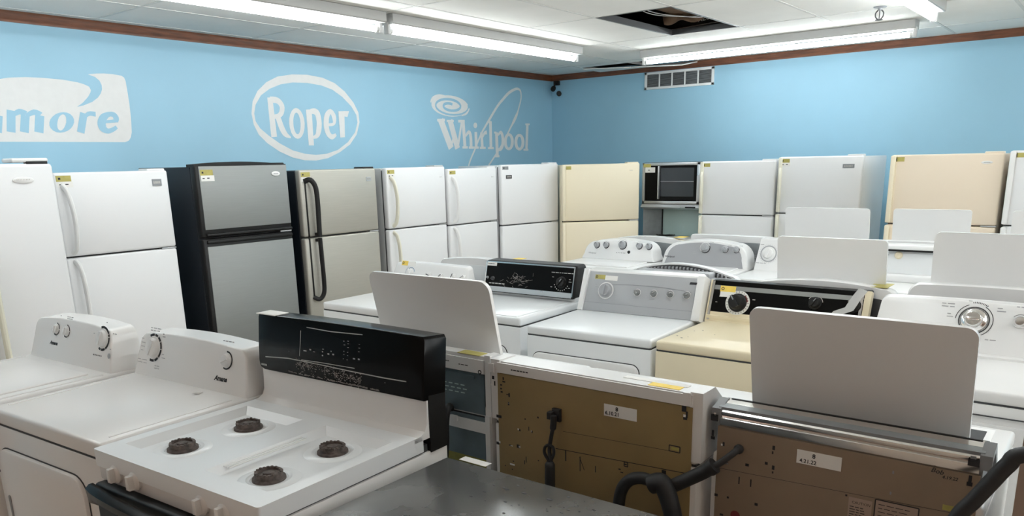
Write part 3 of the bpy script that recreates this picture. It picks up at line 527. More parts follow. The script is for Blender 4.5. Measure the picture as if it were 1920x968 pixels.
fridge('white top-freezer fridge beside the tall side-by-side, grey badge at upper right', -5.0, 2.375, R90, .70, 1.712, .72, 1.215, fridge_white, fridge_white, 'arch', white_plastic, ('rect', .27, .075, .062, .042, grey_plastic), dict(white_part=True))
st_f = fridge('grey steel fridge with wide black left side and dark grip at the seam', -5.0, 3.285, R90, .735, 1.735, .76, 1.252, steel, black_fridge, 'pocket', None, ('oval', .265, .065, .072, .034, white_plastic), dict(sc=1.12))
MB().loft([[(x, yy, z) for x, z in [(-.367, 1.725)]+[(-.367+.734*i/12, 1.737+.022*math.sin(PI*(.12+.88*i/12))) for i in range(13)]+[(.367, 1.725)]] for yy in (.006, .10)]).build('top_cap', black_matte, st_f)
MB().box(-.34, .36, -.022, .004, 1.262, 1.282, b=.008).box(-.34, .36, -.016, .004, 1.212, 1.236, b=.006).build('pocket_grip', black_matte, st_f)
fridge('satin steel fridge with black strap handle, next to the white fridges', -5.0, 4.145, R90, .765, 1.69, .74, 1.182, steel_warm, black_fridge, 'strap', None, ('rect', .30, .085, .052, .034, alu), dict(sc=1.0))
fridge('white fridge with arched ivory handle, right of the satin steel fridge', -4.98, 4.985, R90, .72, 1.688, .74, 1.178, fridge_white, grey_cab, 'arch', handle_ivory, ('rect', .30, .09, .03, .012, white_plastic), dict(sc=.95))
fridge('lowest white fridge in the left row, with a white arched handle', -4.95, 5.70, R90, .685, 1.665, .72, 1.158, fridge_white, white, 'arch', white_plastic, ('rect', .28, .085, .03, .010, white_plastic), dict(sc=.95, white_part=False))
fridge('plain white fridge with small black badge, last before the corner', -4.8275, 6.433, R90-math.radians(11), .765, 1.688, .70, 1.105, fridge_white, fridge_white, 'none', None, ('rect', -.29, .115, .075, .034, dark_grey), dict(sc=.9, white_part=False, yel=grey_plastic))
fridge('cream fridge set diagonally across the room corner', -4.335, 6.965, math.radians(44), .80, 1.675, .66, 1.105, cream, cream, 'edge', cream, ('rect', .31, .07, .04, .016, cream), dict(sc=.95, white_part=False))
fridge('white fridge with edge grip, right of the range with eye-level oven', -2.955, 7.10, 0, .715, 1.678, .72, 1.187, fridge_white, fridge_white, 'edge_arch', handle_ivory, None, dict(sc=.95, white_part=False))
fridge('taller white fridge with dark rectangular badge along the far wall', -2.215, 7.10, 0, .705, 1.705, .78, 1.215, fridge_white, fridge_white, 'edge_arch', handle_ivory, ('rect', .24, .085, .095, .034, grey_plastic), dict(sc=.95))
fridge('pinkish almond fridge along the far wall, right of the white fridges', -1.185, 6.75, 0, .755, 1.703, .76, 1.178, cream_pink, cream_pink, 'edge', cream, ('oval', .27, .065, .075, .022, paper), dict(sc=.95, white_part=False))
fridge('white fridge at the far right edge of the view', -.40, 6.72, 0, .74, 1.718, .74, 1.19, fridge_white, fridge_white, 'edge', white_plastic, None, dict(sc=.95, white_part=False))

# ------------------------------------------------------------------ range with an eye-level oven
t = thing('double_oven_range', 'range with black eye-level oven above a teal grey back panel', 'range', (-3.745, 7.44, 0), 0)
w = .76
MB().box(-w/2, w/2, .02, .66, .05, .90, b=.006).box(-w/2, w/2, -.01, .66, .895, .915, b=.006).build('lower_cabinet', white, t)
MB().box(-w/2+.03, w/2-.03, 0, .03, .14, .80, b=.01).build('oven_door', black_gloss, t)
for bx, by, rr in ((-.19, .2, .10), (.19, .2, .08), (-.19, .42, .08), (.19, .42, .10)):
    b = MB()
    for k in range(3): b.tube([(bx+rr*(1-.28*k)*math.cos(a), by+rr*(1-.28*k)*math.sin(a), .925) for a in [2*PI*i/24 for i in range(25)]], .006, 6, cat=1)
    b.build('coil_burner', black_matte, t)
MB().box(-.235, .372, .20, .22, .917, 1.235, b=.004).use(black_matte).box(-.241, -.232, .19, .225, .917, 1.2).build('back_panel', teal, t, 'teal grey back panel')
MB().loft([[(-.378, .03, z_), (-.24, .20, z_), (-.24, .22, z_), (-.378, .05, z_)] for z_ in (.917, 1.235)]).build('side_wing', galv2, t, 'grey splayed side wing')
MB().box(.362, .378, .03, .22, .917, 1.235).build('side_wing', galv2, t, 'grey splayed side wing')
ov = MB().box(-w/2, w/2, .03, .52, 1.255, 1.675, b=.006).build('upper_oven', dark_grey, t)
b = MB()
for a in ((-w/2, .275, 1.645, 1.672), (-w/2, .275, 1.258, 1.288), (-w/2, -w/2+.03, 1.258, 1.672), (.235, .275, 1.258, 1.672)): b.box(a[0], a[1], -.005, .03, a[2], a[3], b=.004)
b.build('door_frame', alu, ov, 'aluminium door frame')
b = MB().use(black_gloss).box(-w/2+.025, .24, .004, .03, 1.28, 1.65)
b.use(window_glass).plate(Fr((0, .004, 0), (1, 0, 0), (0, 0, 1), (0, -1, 0)), -.17, .20, 1.335, 1.62, 0, .001)
fo = Fr((0, .003, 0), (1, 0, 0), (0, 0, 1), (0, -1, 0))
b.use(grey_plastic).line(fo, (-.17, 1.485), (.20, 1.485), .006, .002)
b.build('oven_window', None, ov)
MB().box(-.19, -.175, -.03, .004, 1.31, 1.64, b=.005).build('oven_handle', alu, ov)
b = MB().use(black_matte).box(.28, w/2, .0, .03, 1.262, 1.67, b=.004)
b.build('control_strip', None, ov)
for z in (1.33, 1.42, 1.52): MB().lathe((.33, .0, z), (0, -1, 0), [(.022, 0), (.019, .018), (0, .020)], 16).build('knob', alu, ov)
b = MB().use(alu).loft([[(x, .0, 1.255), (x, -.03, 1.225), (x, .02, 1.205), (x, .45, 1.205), (x, .45, 1.255)] for x in (-w/2, w/2)])
b.use(black_matte); ff = Fr((0, -.025, 1.225), (1, 0, 0), (0, 0, 1), (0, -1, 0))
b.box(.13, .24, -.032, -.02, 1.222, 1.236).lathe((.30, -.02, 1.230), (0, -1, 0), [(.014, 0), (.013, .016), (0, .017)], 14)
b.build('vent_hood', None, t, 'aluminium hood strip below the oven')
b = MB(); fk = Fr((0, -.006, 0), (1, 0, 0), (0, 0, 1), (0, -1, 0))
b.use(yellow).plate(fk, -.365, -.28, 1.628, 1.662, 0, .001).use(paper).plate(fk, -.345, -.23, 1.575, 1.628, 0, .001).use(ink).line(fk, (-.31, 1.60), (-.29, 1.60), .008, .002)
b.build('price_tag', None, ov, 'yellow and white price tag')
# ------------------------------------------------------------------ washers, dryers, ranges: shared builders
def machine(name, label, cat, x, y, rz, w, d, h, mc, group, lip=.045, mtop=None):
    t = thing(name, label, cat, (x, y, 0), rz, group)
    MB().box(-w/2, w/2, .0, d, .035, h-lip-.0045, b=.004).box(-w/2+.03, w/2-.03, .05, d-.05, .012, .05).use(shadow_gap).box(-w/2+.004, w/2-.004, .004, d-.004, h-lip-.03, h-lip+.012).build('cabinet', mc, t)  # dark box below the lip paints the shade of the gap
    MB().box(-w/2, w/2, .0, d, h-lip, h, b=.011, seg=3).build('top_panel', mtop or mc, t)
    for sx in (-1, 1):
        for yy in (.07, d-.07): MB().cyl((sx*(w/2-.06), yy, 0), (sx*(w/2-.06), yy, .02), .022, 12).build('levelling_foot', rubber, t)
    return t
def console(t, outline, z0, yf, lean, yb, m, bev=.008, name='console', shrink=1.0):
    fr = Fr((0, yf, z0), (1, 0, 0), (0, lean, 1), None); fr.n = fr.u.cross(fr.v)
    if fr.n.y > 0: fr.n = -fr.n
    hw = max(abs(p[0]) for p in outline); hh = max(p[1] for p in outline); cv = hh/2
    def ins(d): return [((a)*(1-d/hw), cv+(b-cv)*(1-d/hh*1.6) if b > 1e-6 else 0) for a, b in outline]
    lo = [[fr.at(a, b, -bev*(1-math.cos(k*PI/2)) if False else -bev*(1-math.sin(k*PI/2))) for a, b in ins(bev*(1-math.cos(k*PI/2)))] for k in (1, .6, .3, 0)]
    nv = fr.v.z
    lo.append([Vector((a*shrink, yb, z0+b*nv*(1 if shrink == 1 else .985))) for a, b in outline])
    o = MB().loft(lo).build(name, m, t, sharp=50)
    return o, fr
def knob(p, fr, u, v, r, h, m, ang=0.0, pm=None, skirt=True, name='knob'):
    b = MB().use(m)
    pr = [(r*1.18, 0), (r*1.14, h*.16), (r*.96, h*.2), (r*.86, h*.92), (r*.78, h), (0, h)] if skirt else [(r, 0), (r*.95, h*.8), (r*.85, h), (0, h)]
    b.lathe(fr.at(u, v, 0), fr.n, pr, 28)
    c, s = math.cos(ang), math.sin(ang)
    def q(a, e): return (u+a*c-e*s, v+a*s+e*c)
    b.slab(fr, [q(-r*.80, -r*.17), (q(r*.80, -r*.17)), q(r*.80, r*.17), q(-r*.80, r*.17)], h*.9, h*1.28)
    if pm: b.use(pm).line(fr, q(r*.15, 0), q(r*.78, 0), r*.16, h*1.30)
    return b.build(name, None, p)
def dial_marks(p, fr, u, v, r, n, ln, wd, m, a0=0, a1=2*PI, ring=None, name='dial_markings', skip=None):
    b = MB().use(m)
    for k in range(n):
        a = a0+(a1-a0)*k/max(1, n-(0 if abs(a1-a0-2*PI) < .01 else 1))
        b.line(fr, (u+r*math.cos(a), v+r*math.sin(a)), (u+(r+ln)*math.cos(a), v+(r+ln)*math.sin(a)), wd)
    if ring: b.annulus(fr, u, v, ring[0], ring[1], 36, .0008, ring[2] if len(ring) > 2 else 0, ring[3] if len(ring) > 3 else 2*PI)
    return b.build(name, None, p)
def words(b, fr, u, v, n, w, hgt, rows=1, pitch=.008, seed=1):       # small illegible print
    rnd = random.Random(seed)
    for r in range(rows):
        x = u
        for k in range(n):
            l = w*(.6+.7*rnd.random()); b.line(fr, (x, v-r*pitch), (x+l, v-r*pitch), hgt); x += l+w*.25
    return b
def sticker(p, fr, u, v, wy, hy, m=yellow_b, ww=0, hw=0, below=False, name='price_tag', h=.001):
    b = MB().use(m).plate(fr, u, u+wy, v-hy, v, 0, h)
    b.use(ink).annulus(fr, u+hy*.45, v-hy/2, hy*.16, hy*.28, 10, h+.0005)
    if ww:
        uu, vv = (u+.003, v-hy) if below else (u+wy, v-.002)
        b.use(paper).plate(fr, uu, uu+ww, vv-hw, vv, 0, h)
        b.use(ink); words(b, fr, uu+ww*.15, vv-hw*.5, 3, ww*.16, hw*.14, 1, seed=3)
    return b.build(name, None, p, 'yellow and white price tag' if ww else 'yellow price tag')
def lid(t, x0, x1, z0, length, yh, lean, m, r=.035, th=.016, yscale=1.0, name='lid'):
    # opened lid standing on its back hinge at local y = yh; lean = local y shift of the top edge
    fr = Fr((0, yh, z0), (1, 0, 0), (0, lean, length), None)
    b = MB().slab(fr, rrect(x0, x1, 0, length, r, 6), -th/2, th/2, r=th*.45)
    for xx in (x0+.06, x1-.06): b.box(xx-.02, xx+.02, yh-.012, yh+.012, z0-.012, z0+.012, b=.004)
    o = b.build(name, m, t, 'raised lid'); return o, fr
def front_door(t, u0, u1, v0, v1, m, r=.04):
    fr = Fr((0, .0, 0), (1, 0, 0), (0, 0, 1), (0, -1, 0))
    d = MB().slab(fr, rrect(u0, u1, v0, v1, r, 6), -.01, .016, r=.008).build('door', m, t)
    MB().slab(fr, rrect(u0-.004, u1+.004, v0-.004, v1+.004, r+.004, 6), -.01, .0025).build('door_seam', shadow_gap, d)
    return d
def BK(d): return Fr((0, d, 0), (-1, 0, 0), (0, 0, 1), (0, 1, 0))       # back face seen from behind
G_F = 'front row of appliances by the viewer'
G_E = 'appliances seen from behind in the front aisle'
G_A = 'middle row of dryers facing the viewer'
G_B = 'washers standing back to back with the middle row'
G_C = 'far row of washers facing the viewer'
G_D = 'washers standing back to back with the far row'

# ------------------------------------------------------------------ front row: two matching laundry machines and a gas range
def seg_ring(b, fr, u, v, r0, r1, arcs):
    for a0, a1 in arcs: b.annulus(fr, u, v, r0, r1, 40, .0009, math.radians(a0), math.radians(a1))
A2R = math.radians(4.0)
a2 = machine('dryer', 'white dryer with one large and one small dial, beside the gas range', 'dryer', -2.745, .945, A2R, .735, .70, .915, white_warm, G_F, lip=.055)
front_door(a2, -.345, .245, .26, .775, white_warm, .07)
MB().box(-.30, -.285, -.004, -.02, .46, .60, b=.004).build('door_pull', grey_plastic, a2)
MB().box(.286, .296, -.001, .006, .46, .56).build('side_slot', dark_grey, a2)
bb = MB().use(ink); fF = Fr((0, -.0165, 0), (1, 0, 0), (0, 0, 1), (0, -1, 0)); bb.disc(fF, -.335, .705, .008, 12).disc(fF, -.33, .688, .006, 12); bb.build('latch_marks', None, a2)
co, fr = console(a2, arch_outline(.362, .338, .188, .05, .012), .912, .54, .26, .685, white_warm, .009)
u, v = hit(a2, fr, 288, 652); ku, kv = u, v
b = MB().use(ink); seg_ring(b, fr, u, v, .047, .057, [(-108, -78), (-72, -46), (-40, -4), (0, 30), (34, 58), (64, 84), (90, 122)]); b.build('dial_ring', None, co)
knob(co, fr, u, v, .040, .016, white_plastic, 1.2, None)
b = MB().use(grey_ink); words(b, fr, u-.03, v+.078, 3, .02, .003, 2, .010); words(b, fr, u-.085, v+.03, 1, .022, .003, 4, .016); words(b, fr, u-.10, v-.055, 2, .03, .0025, 2, .012); words(b, fr, u+.055, v+.06, 1, .016, .005, 2, .01); words(b, fr, u+.062, v-.02, 1, .02, .003, 2, .014); words(b, fr, u+.02, v-.07, 2, .015, .003, 2, .01)
u, v = hit(a2, fr, 425, 676)
words(b, fr, u-.03, v+.070, 4, .014, .004, 1); b.build('printed_legend', None, co)
b = MB().use(ink); seg_ring(b, fr, u, v, .029, .035, [(-115, 95)]); b.build('dial_ring', None, co)
knob(co, fr, u, v, .024, .014, white_plastic, .4)
u, v = hit(a2, fr, 402, 712); MB().use(ink).text(fr, 'Amana', .026, u, v, shear=.35, bold=.0011).build('maker_name', None, co)
b = MB().use(silver_ink); ft = Fr((0, 0, .9155), (1, 0, 0), (0, 1, 0), (0, 0, 1)); u, v = hit(a2, ft, 370, 738); b.poly(ft, [(u-.022, v-.010), (u+.02, v-.010), (u+.004, v+.022)], .0006); b.build('top_mark', None, a2)
for x_ in (.330, -.330): MB().box(x_-.004, x_+.004, .05, .50, .912, .9172, b=.002).build('deck_ridge', white_warm, a2)

a1 = machine('washer', 'white washer with one large and two small dials, at the left edge', 'washer', -3.50, .845, A2R, .70, .70, .915, white_warm, G_F, lip=.055)
MB().box(-.27, .27, .05, .47, .912, .922, b=.008, seg=3).build('lid', white_warm, a1)
for x_ in (.322, -.322): MB().box(x_-.004, x_+.004, .05, .50, .914, .918, b=.001).build('deck_ridge', white_warm, a1)
co, fr = console(a1, arch_outline(.335, .315, .195, .055, .012), .912, .525, .26, .675, white_warm, .009)
u, v = hit(a1, fr, 193, 635)
b = MB().use(ink); seg_ring(b, fr, u, v, .042, .052, [(-120, -100), (-96, -62), (-56, 10), (14, 26), (30, 112)]); b.build('dial_ring', None, co)
knob(co, fr, u, v, .036, .016, white_plastic, 1.4)
for px, py in ((106, 617), (125, 621)):
    u, v = hit(a1, fr, px, py); b = MB().use(ink); seg_ring(b, fr, u, v, .024, .029, [(-125, -70), (-60, -5), (5, 60), (65, 85)]); b.build('dial_ring', None, co)
    knob(co, fr, u, v, .020, .012, white_plastic, 1.2)
b = MB().use(ink); u, v = hit(a1, fr, 176, 665)
for k in range(6): b.disc(fr, u+k*.0115, v, .0032, 8)
u, v = hit(a1, fr, 205, 668); b.use(grey_ink).disc(fr, u, v, .011, 16, .002); b.build('indicator_lights', None, co)
u, v = hit(a1, fr, 94, 644); MB().use(ink).text(fr, 'Amana', .023, u, v-.002, shear=.35, bold=.0010).build('maker_name', None, co)
b = MB().use(grey_ink)
for px, py, n in ((114, 592, 1), (127, 594, 3), (200, 605, 1), (176, 625, 1), (212, 626, 2), (206, 655, 1)):
    u, v = hit(a1, fr, px, py); words(b, fr, u, v, n, .014, .003, 2 if n == 3 else 1)
b.build('printed_legend', None, co)

sw = .775
sv = thing('gas_range', 'white gas range with black backguard and four bare burners', 'range', (-1.972, .975, 0), math.radians(3.2), G_F)
MB().box(-sw/2, sw/2, .004, .705, .03, .856, b=.003).use(shadow_gap).box(-sw/2+.008, sw/2-.008, .01, .62, .85, .88).box(-sw/2+.03, sw/2-.03, .05, .6, 0, .04).build('cabinet', white_warm, sv)  # dark inner box paints the gap shade under the cooktop skirt
# cooktop with two pressed wells
xs = [-sw/2, -.345, -.055, .055, .345, sw/2]; ys = [-.012, .065, .505, .60]
ck = MB(); Z = .915; zl = Z-.022
def q4(a, b_, c, d): ck.face([a, b_, c, d])
for i in range(5):
    for j in range(3):
        x0, x1, y0, y1 = xs[i], xs[i+1], ys[j], ys[j+1]
        if j == 1 and i in (1, 3):
            e = .026; X0, X1, Y0, Y1 = x0+e, x1-e, y0+e, y1-e
            q4((x0, y0, Z), (x1, y0, Z), (X1, Y0, zl), (X0, Y0, zl)); q4((x1, y0, Z), (x1, y1, Z), (X1, Y1, zl), (X1, Y0, zl))
            q4((x1, y1, Z), (x0, y1, Z), (X0, Y1, zl), (X1, Y1, zl)); q4((x0, y1, Z), (x0, y0, Z), (X0, Y0, zl), (X0, Y1, zl))
            q4((X0, Y0, zl), (X1, Y0, zl), (X1, Y1, zl), (X0, Y1, zl))
        else: q4((x0, y0, Z), (x1, y0, Z), (x1, y1, Z), (x0, y1, Z))
bmesh.ops.remove_doubles(ck.bm, verts=ck.bm.verts, dist=.0005)
for a, b_ in (((-sw/2, -.012), (sw/2, -.012)), ((sw/2, -.012), (sw/2, .60)), ((sw/2, .60), (-sw/2, .60)), ((-sw/2, .60), (-sw/2, -.012))):
    ck.face([(a[0], a[1], Z-.052), (b_[0], b_[1], Z-.052), (b_[0], b_[1], Z), (a[0], a[1], Z)])
bmesh.ops.remove_doubles(ck.bm, verts=ck.bm.verts, dist=.0005)
bmesh.ops.recalc_face_normals(ck.bm, faces=ck.bm.faces); ck.bm.normal_update()
es = [e for e in ck.bm.edges if len(e.link_faces) == 2 and abs(e.link_faces[0].normal.angle(e.link_faces[1].normal, 0)) > 1.0]
bmesh.ops.bevel(ck.bm, geom=es, offset=.009, segments=3, profile=.5, affect='EDGES')
BURN = ((-.205, .165), (-.195, .395), (.215, .155), (.21, .39))
for bx, by in BURN: ck.lathe((bx, by, zl-.001), (0, 0, 1), [(.088, 0), (.080, .004), (.062, .0055), (.058, .003), (.052, .0025), (.05, .0)], 36)
ctop = ck.build('cooktop', white_cool, sv, sharp=34)
rd = MB()
for k in range(3): rd.box(.062+k*.011, .067+k*.011, .12, .40, Z-.008, Z-.0035, b=.0015)
rd.build('pressed_ribs', white, ctop)
for bx, by in BURN:
    b = MB().lathe((bx, by, zl), (0, 0, 1), [(.046, 0), (.0455, .006), (.038, .008), (.0365, .013), (.0385, .014), (.038, .022), (.031, .022), (.030, .016), (.016, .016), (.015, .021), (.006, .022), (0, .021)], 30)
    for k in range(20):
        if k in (4, 5, 13): continue
        a = 2*PI*k/20; b.cyl((bx+.0345*math.cos(a), by+.0345*math.sin(a), zl+.018), (bx+.0345*math.cos(a), by+.0345*math.sin(a), zl+.0225+.003*random.random()), .0046, 6)
    b.build('burner', iron, sv, 'rusty bare gas burner')
# curved white riser behind the burners
prof = [(.555, .914), (.585, .916), (.603, .925), (.614, .945), (.617, .99), (.617, 1.022), (.624, 1.022), (.624, .90), (.555, .90)]
MB().loft([[(x*s, y, z) for y, z in prof] for x, s in ((-sw/2, 1), (-sw/2+.004, 1), (sw/2-.004, 1), (sw/2, 1))]).build('riser', white_warm, sv, sharp=30)
MB().loft([[(x, y, z) for y, z in ((.6245, .852), (.702, .852), (.702, 1.05), (.6245, 1.05))] for x in (-sw/2+.002, sw/2+.003)]).build('backguard_base', black_matte, sv)
ol = [(-sw/2+.03, 0), (sw/2, 0), (sw/2+.004, .02), (sw/2+.004, .185), (sw/2-.004, .197)] + [(sw/2-.01-(sw-.02)*i/10, .197+.004*math.sin(PI*i/10)) for i in range(1, 10)] + [(-sw/2+.004, .197), (-sw/2, .187), (-sw/2-.002, .09), (-sw/2, .03), (-sw/2+.008, .008)]
frc = Fr((0, .606, 1.022), (1, 0, 0), (0, .10, 1), None)
cs = MB().slab(frc, ol, -.094, .006, r=.006).build('control_console', black_gloss, sv, 'black glass control console')
b = MB().use(silver_ink)
def P_(px, py): return hit(sv, Fr(frc.at(0, 0, .006), frc.u, frc.v, frc.n), px, py)
f6 = Fr(frc.at(0, 0, .006), frc.u, frc.v, frc.n)
def curve_line(b, pts, w):
    for i in range(len(pts)-1): b.line(f6, P_(*pts[i]), P_(*pts[i+1]), w, .0006)
curve_line(b, [(498, 669), (540, 672), (600, 684), (660, 697), (720, 709), (762, 716)], .0035)
curve_line(b, [(575, 614), (620, 622), (680, 628)], .003)
curve_line(b, [(565, 675), (600, 680), (665, 691)], .0025)
curve_line(b, [(564, 620), (563, 645), (562, 668)], .003)
b.build('trim_lines', None, cs, 'silver trim lines')
b = MB().use(grey_ink); rnd = random.Random(5)
for px, py, w_, h_ in [(572, 658, .02, .006), (582, 656, .012, .008), (589, 660, .014, .004), (606, 655, .010, .004), (605, 660, .008, .006), (605, 667, .008, .007), (616, 664, .012, .008), (625, 665, .012, .008), (621, 659, .006, .004), (645, 640, .006, .004), (653, 640, .010, .003), (646, 647, .010, .003), (653, 645, .008, .003), (653, 652, .009, .003), (645, 659, .006, .003), (652, 661, .006, .003), (645, 665, .006, .003), (652, 667, .006, .003), (644, 673, .005, .003), (651, 675, .005, .003), (674, 646, .008, .002), (674, 653, .010, .003), (673, 660, .010, .003), (664, 673, .014, .007), (673, 674, .012, .008), (542, 659, .004, .003), (722, 718, .004, .003)]:
    u, v = P_(px, py); w_ *= .75; b.line(f6, (u-w_/2, v), (u+w_/2, v), h_*.6, .0006)
b.build('touch_legends', None, cs)
u, v = P_(492, 683); b = MB().use(silver_ink); words(b, f6, u-.004, v, 4, .008, .007, seed=4); b.build('maker_name', None, cs)
b = MB().use(wear_m)
for k in range(420):
    f_ = rnd.random(); px = 556+f_*122; base = 680+f_*26+rnd.gauss(0, 4)+(6 if f_ > .6 else 0)
    if rnd.random() < .3: base += rnd.random()*14
    if .30 < f_ < .42 and rnd.random() < .7: continue
    u, v = P_(px, base); s_ = .0008+.0024*rnd.random()
    b.poly(f6, [(u+s_*(.6+.8*rnd.random())*math.cos(a), v+s_*.7*(.5+.8*rnd.random())*math.sin(a)) for a in [2*PI*i/6 for i in range(6)]], .0006+.00001*k)
for k in range(110):
    f_ = rnd.random(); u, v = P_(540+f_*170, 697+f_*36-2*rnd.random()); s_ = .0012+.0028*rnd.random()
    b.poly(f6, [(u-s_*2, v-s_*.4), (u+s_*2, v-s_*.6), (u+s_, v+s_*.5), (u-s_, v+s_*.6)], .0008)
b.build('worn_patch', None, cs, 'worn pale patch')
tp = MB(); tp.box(-sw/2+.0, -sw/2+.10, .612, .675, 1.2195, 1.2225, b=.001); tp.build('masking_tape', paper, cs, 'white tape on the corner')
# front: control strip, four knobs, black oven door with bowed handle
MB().box(-sw/2+.004, sw/2-.004, -.004, .03, .818, .868, b=.004).build('control_strip', white_warm, sv)
fk = Fr((0, -.004, 0), (1, 0, 0), (0, 0, 1), (0, -1, 0))
for px, py in ((221, 888), (256, 902), (382, 946), (424, 962)):
    u, v = hit(sv, fk, px, py)
    b = MB().use(white_plastic).lathe(fk.at(u, v, 0), fk.n, [(.028, 0), (.0275, .008), (.022, .012), (.019, .013), (0, .013)], 28)
    b.slab(fk, [(u-.0085, v-.021), (u+.0085, v-.021), (u+.0075, v+.021), (u-.0075, v+.021)], .008, .030, r=.003)
    b.build('burner_knob', None, sv)
    b = MB().use(grey_ink); b.disc(fk, u-.004, v+.035, .0035, 8)
    for k in range(6): b.line(fk, (u+.024, v-.015+k*.005), (u+.027, v-.015+k*.005), .002, .0065)
    b.build('knob_marks', None, sv)
dr = MB().box(-sw/2+.006, sw/2-.006, -.03, .012, .19, .814, b=.012, seg=3).build('oven_door', black_matte, sv, 'black oven door')
hb = MB(); n_ = 16
lo = []
for i in range(n_+1):
    f_ = i/n_; x = -sw/2+.008+(sw-.016)*f_; bow = -.045-.03*math.sin(PI*f_)**.6; dz = -.05*(1-abs(2*f_-1)**6)
    q_ = .022; lo.append([(x, bow, .792), (x, bow-.012, .782), (x, bow-.006, .735+dz*.3), (x, -.026, .715+dz*.2), (x, -.026, .735), (x, -.032, .792)] if i in (0, n_) else [(x, bow, .792), (x, bow-.012, .782), (x, bow-.008, .758), (x, bow+.010, .752), (x, bow+.018, .770), (x, bow+.018, .792)])
hb.loft([[(a_[0], a_[1], a_[2]+.022) for a_ in l_] for l_ in lo]); hb.build('door_handle', black_gloss, dr, 'black bowed door handle', sharp=45)
MB().box(-sw/2+.006, sw/2-.006, -.012, .012, .045, .18, b=.008).build('drawer', white_warm, sv)
MB().box(-.22, .22, -.0315, -.028, .34, .60).build('oven_window', black_gloss, dr)

# bare grey steel top beside the range
gs = thing('dishwasher', 'appliance with bare scuffed grey steel top, right of the gas range', 'appliance', (-1.115, .985, 0), math.radians(1.0), G_F)
MB().box(-.405, .405, .0, .62, .03, .82, b=.004).box(-.36, .36, .05, .58, 0, .04).build('cabinet', galv2, gs)
MB().box(-.415, .415, -.02, .632, .825, .858, b=.004).build('steel_top', steel_top, gs, 'scuffed grey steel top')
MB().box(-.40, .40, -.03, .0, .10, .81, b=.01).build('front_panel', white_warm, gs)
gt = Fr((0, 0, .858), (1, 0, 0), (0, 1, 0), (0, 0, 1))
u, v = hit(gs, gt, 892, 866)
MB().slab(gt, [(u-.052, v-.016), (u+.05, v-.016), (u+.05, v+.014), (u-.052, v+.014)], 0, .0012).build('paper_strip', paper, gs, 'white paper strip')
b = MB().use(dark_grey); rnd = random.Random(11)
for k in range(46):
    px, py = 880+rnd.random()*330, 900+rnd.random()*66
    u, v = hit(gs, gt, px, py)
    if abs(u) > .38 or not 0 < v < .6: continue
    s_ = .0015+.004*rnd.random()**2; a0 = rnd.random()*3
    b.poly(gt, [(u+s_*(.5+rnd.random())*1.6*math.cos(a0+2*PI*i/7), v+s_*(.5+.6*rnd.random())*math.sin(a0+2*PI*i/7)) for i in range(7)], .0006)
b.build('chips', None, next(c_ for c_ in gs.children if c_.name.startswith('steel_top')), 'dark chips in the steel')
# ------------------------------------------------------------------ front aisle: machines seen from behind (they face the middle row)
def cap_prof(d, z0, z1, top=.055, dep=.15): return [(d, z0), (d, z1), (d-top, z1), (d-dep+.02, z1-.06), (d-dep, z0+.06), (d-dep, z0)]
def marks_px(t, fr, b, pts):
    for px, py, w_, h_ in pts:
        u, v = hit(t, fr, px, py); b.line(fr, (u-w_/2, v), (u+w_/2, v), h_, .0012)
    return b
# -- brown backed machine
D_ = .66
e2 = machine('dryer', 'machine with mustard brown back, white date label and black power cord', 'dryer', -1.275, 1.955+D_, PI+math.radians(1.2), .735, D_, .905, white_warm, G_E)
bk = BK(D_)
hc = MB().loft([[(x, y, z) for y, z in cap_prof(D_-.004, .895, 1.075, .09, .18)] for x in (-.345, .345)]).build('console', white, e2)
for sx in (-1, 1):
    MB().loft([[(sx*(.345+e), y, z) for y, z in cap_prof(D_+.002, .872, 1.080, .085, .18)] for e in ((-.004, .030, .034) if sx > 0 else (-.004, .030, .034))]).build('console_end_cap', white_warm, hc)
MB().slab(bk, [(-.35, .06), (.35, .06), (.35, 1.035), (-.35, 1.035)], -.004, .004).build('back_panel', brown, e2, 'mustard brown back panel')
b = MB().use(white_warm).plate(bk, -.35, .35, 1.038, 1.072, 0, .007).use(ink)
fl = Fr(bk.at(0, 0, .007), bk.u, bk.v, bk.n); words(b, fl, -.29, 1.055, 6, .010, .004)
b.build('top_rail', None, e2)
f4 = Fr(bk.at(0, 0, .0042), bk.u, bk.v, bk.n)
H = lambda px, py: hit(e2, f4, px, py)
b = MB().use(ink)
marks_px(e2, f4, b, [(925, 708, .010, .012), (928, 719, .006, .016), (944, 710, .006, .010), (945, 716, .012, .005), (940, 722, .008, .005), (940, 729, .007, .005), (941, 735, .009, .005), (955, 741, .006, .014), (952, 740, .010, .003), (954, 757, .006, .012), (936, 781, .022, .010), (985, 786, .005, .005), (1009, 783, .006, .006), (975, 807, .006, .007), (992, 804, .003, .014), (998, 810, .005, .008), (934, 831, .012, .010), (957, 835, .010, .004), (972, 837, .012, .012), (987, 862, .003, .022), (984, 867, .003, .014), (963, 865, .006, .003), (1061, 855, .004, .036), (1088, 870, .003, .05), (1117, 880, .003, .022), (1173, 871, .010, .004), (1162, 880, .008, .004), (1166, 886, .010, .003), (1245, 886, .014, .014), (1288, 890, .014, .010), (1283, 766, .014, .020), (1288, 778, .006, .02), (1285, 785, .012, .008), (1282, 752, .018, .006), (1010, 864, .005, .004), (961, 880, .005, .003), (948, 873, .004, .004)])
for (ax, ay), (bx, by) in (((1042, 841), (1292, 889)), ((1087, 858), (1096, 882)), ((1056, 809), (1258, 846))): b.line(f4, H(ax, ay), H(bx, by), .0022 if ay != 809 else .0012, .0010)
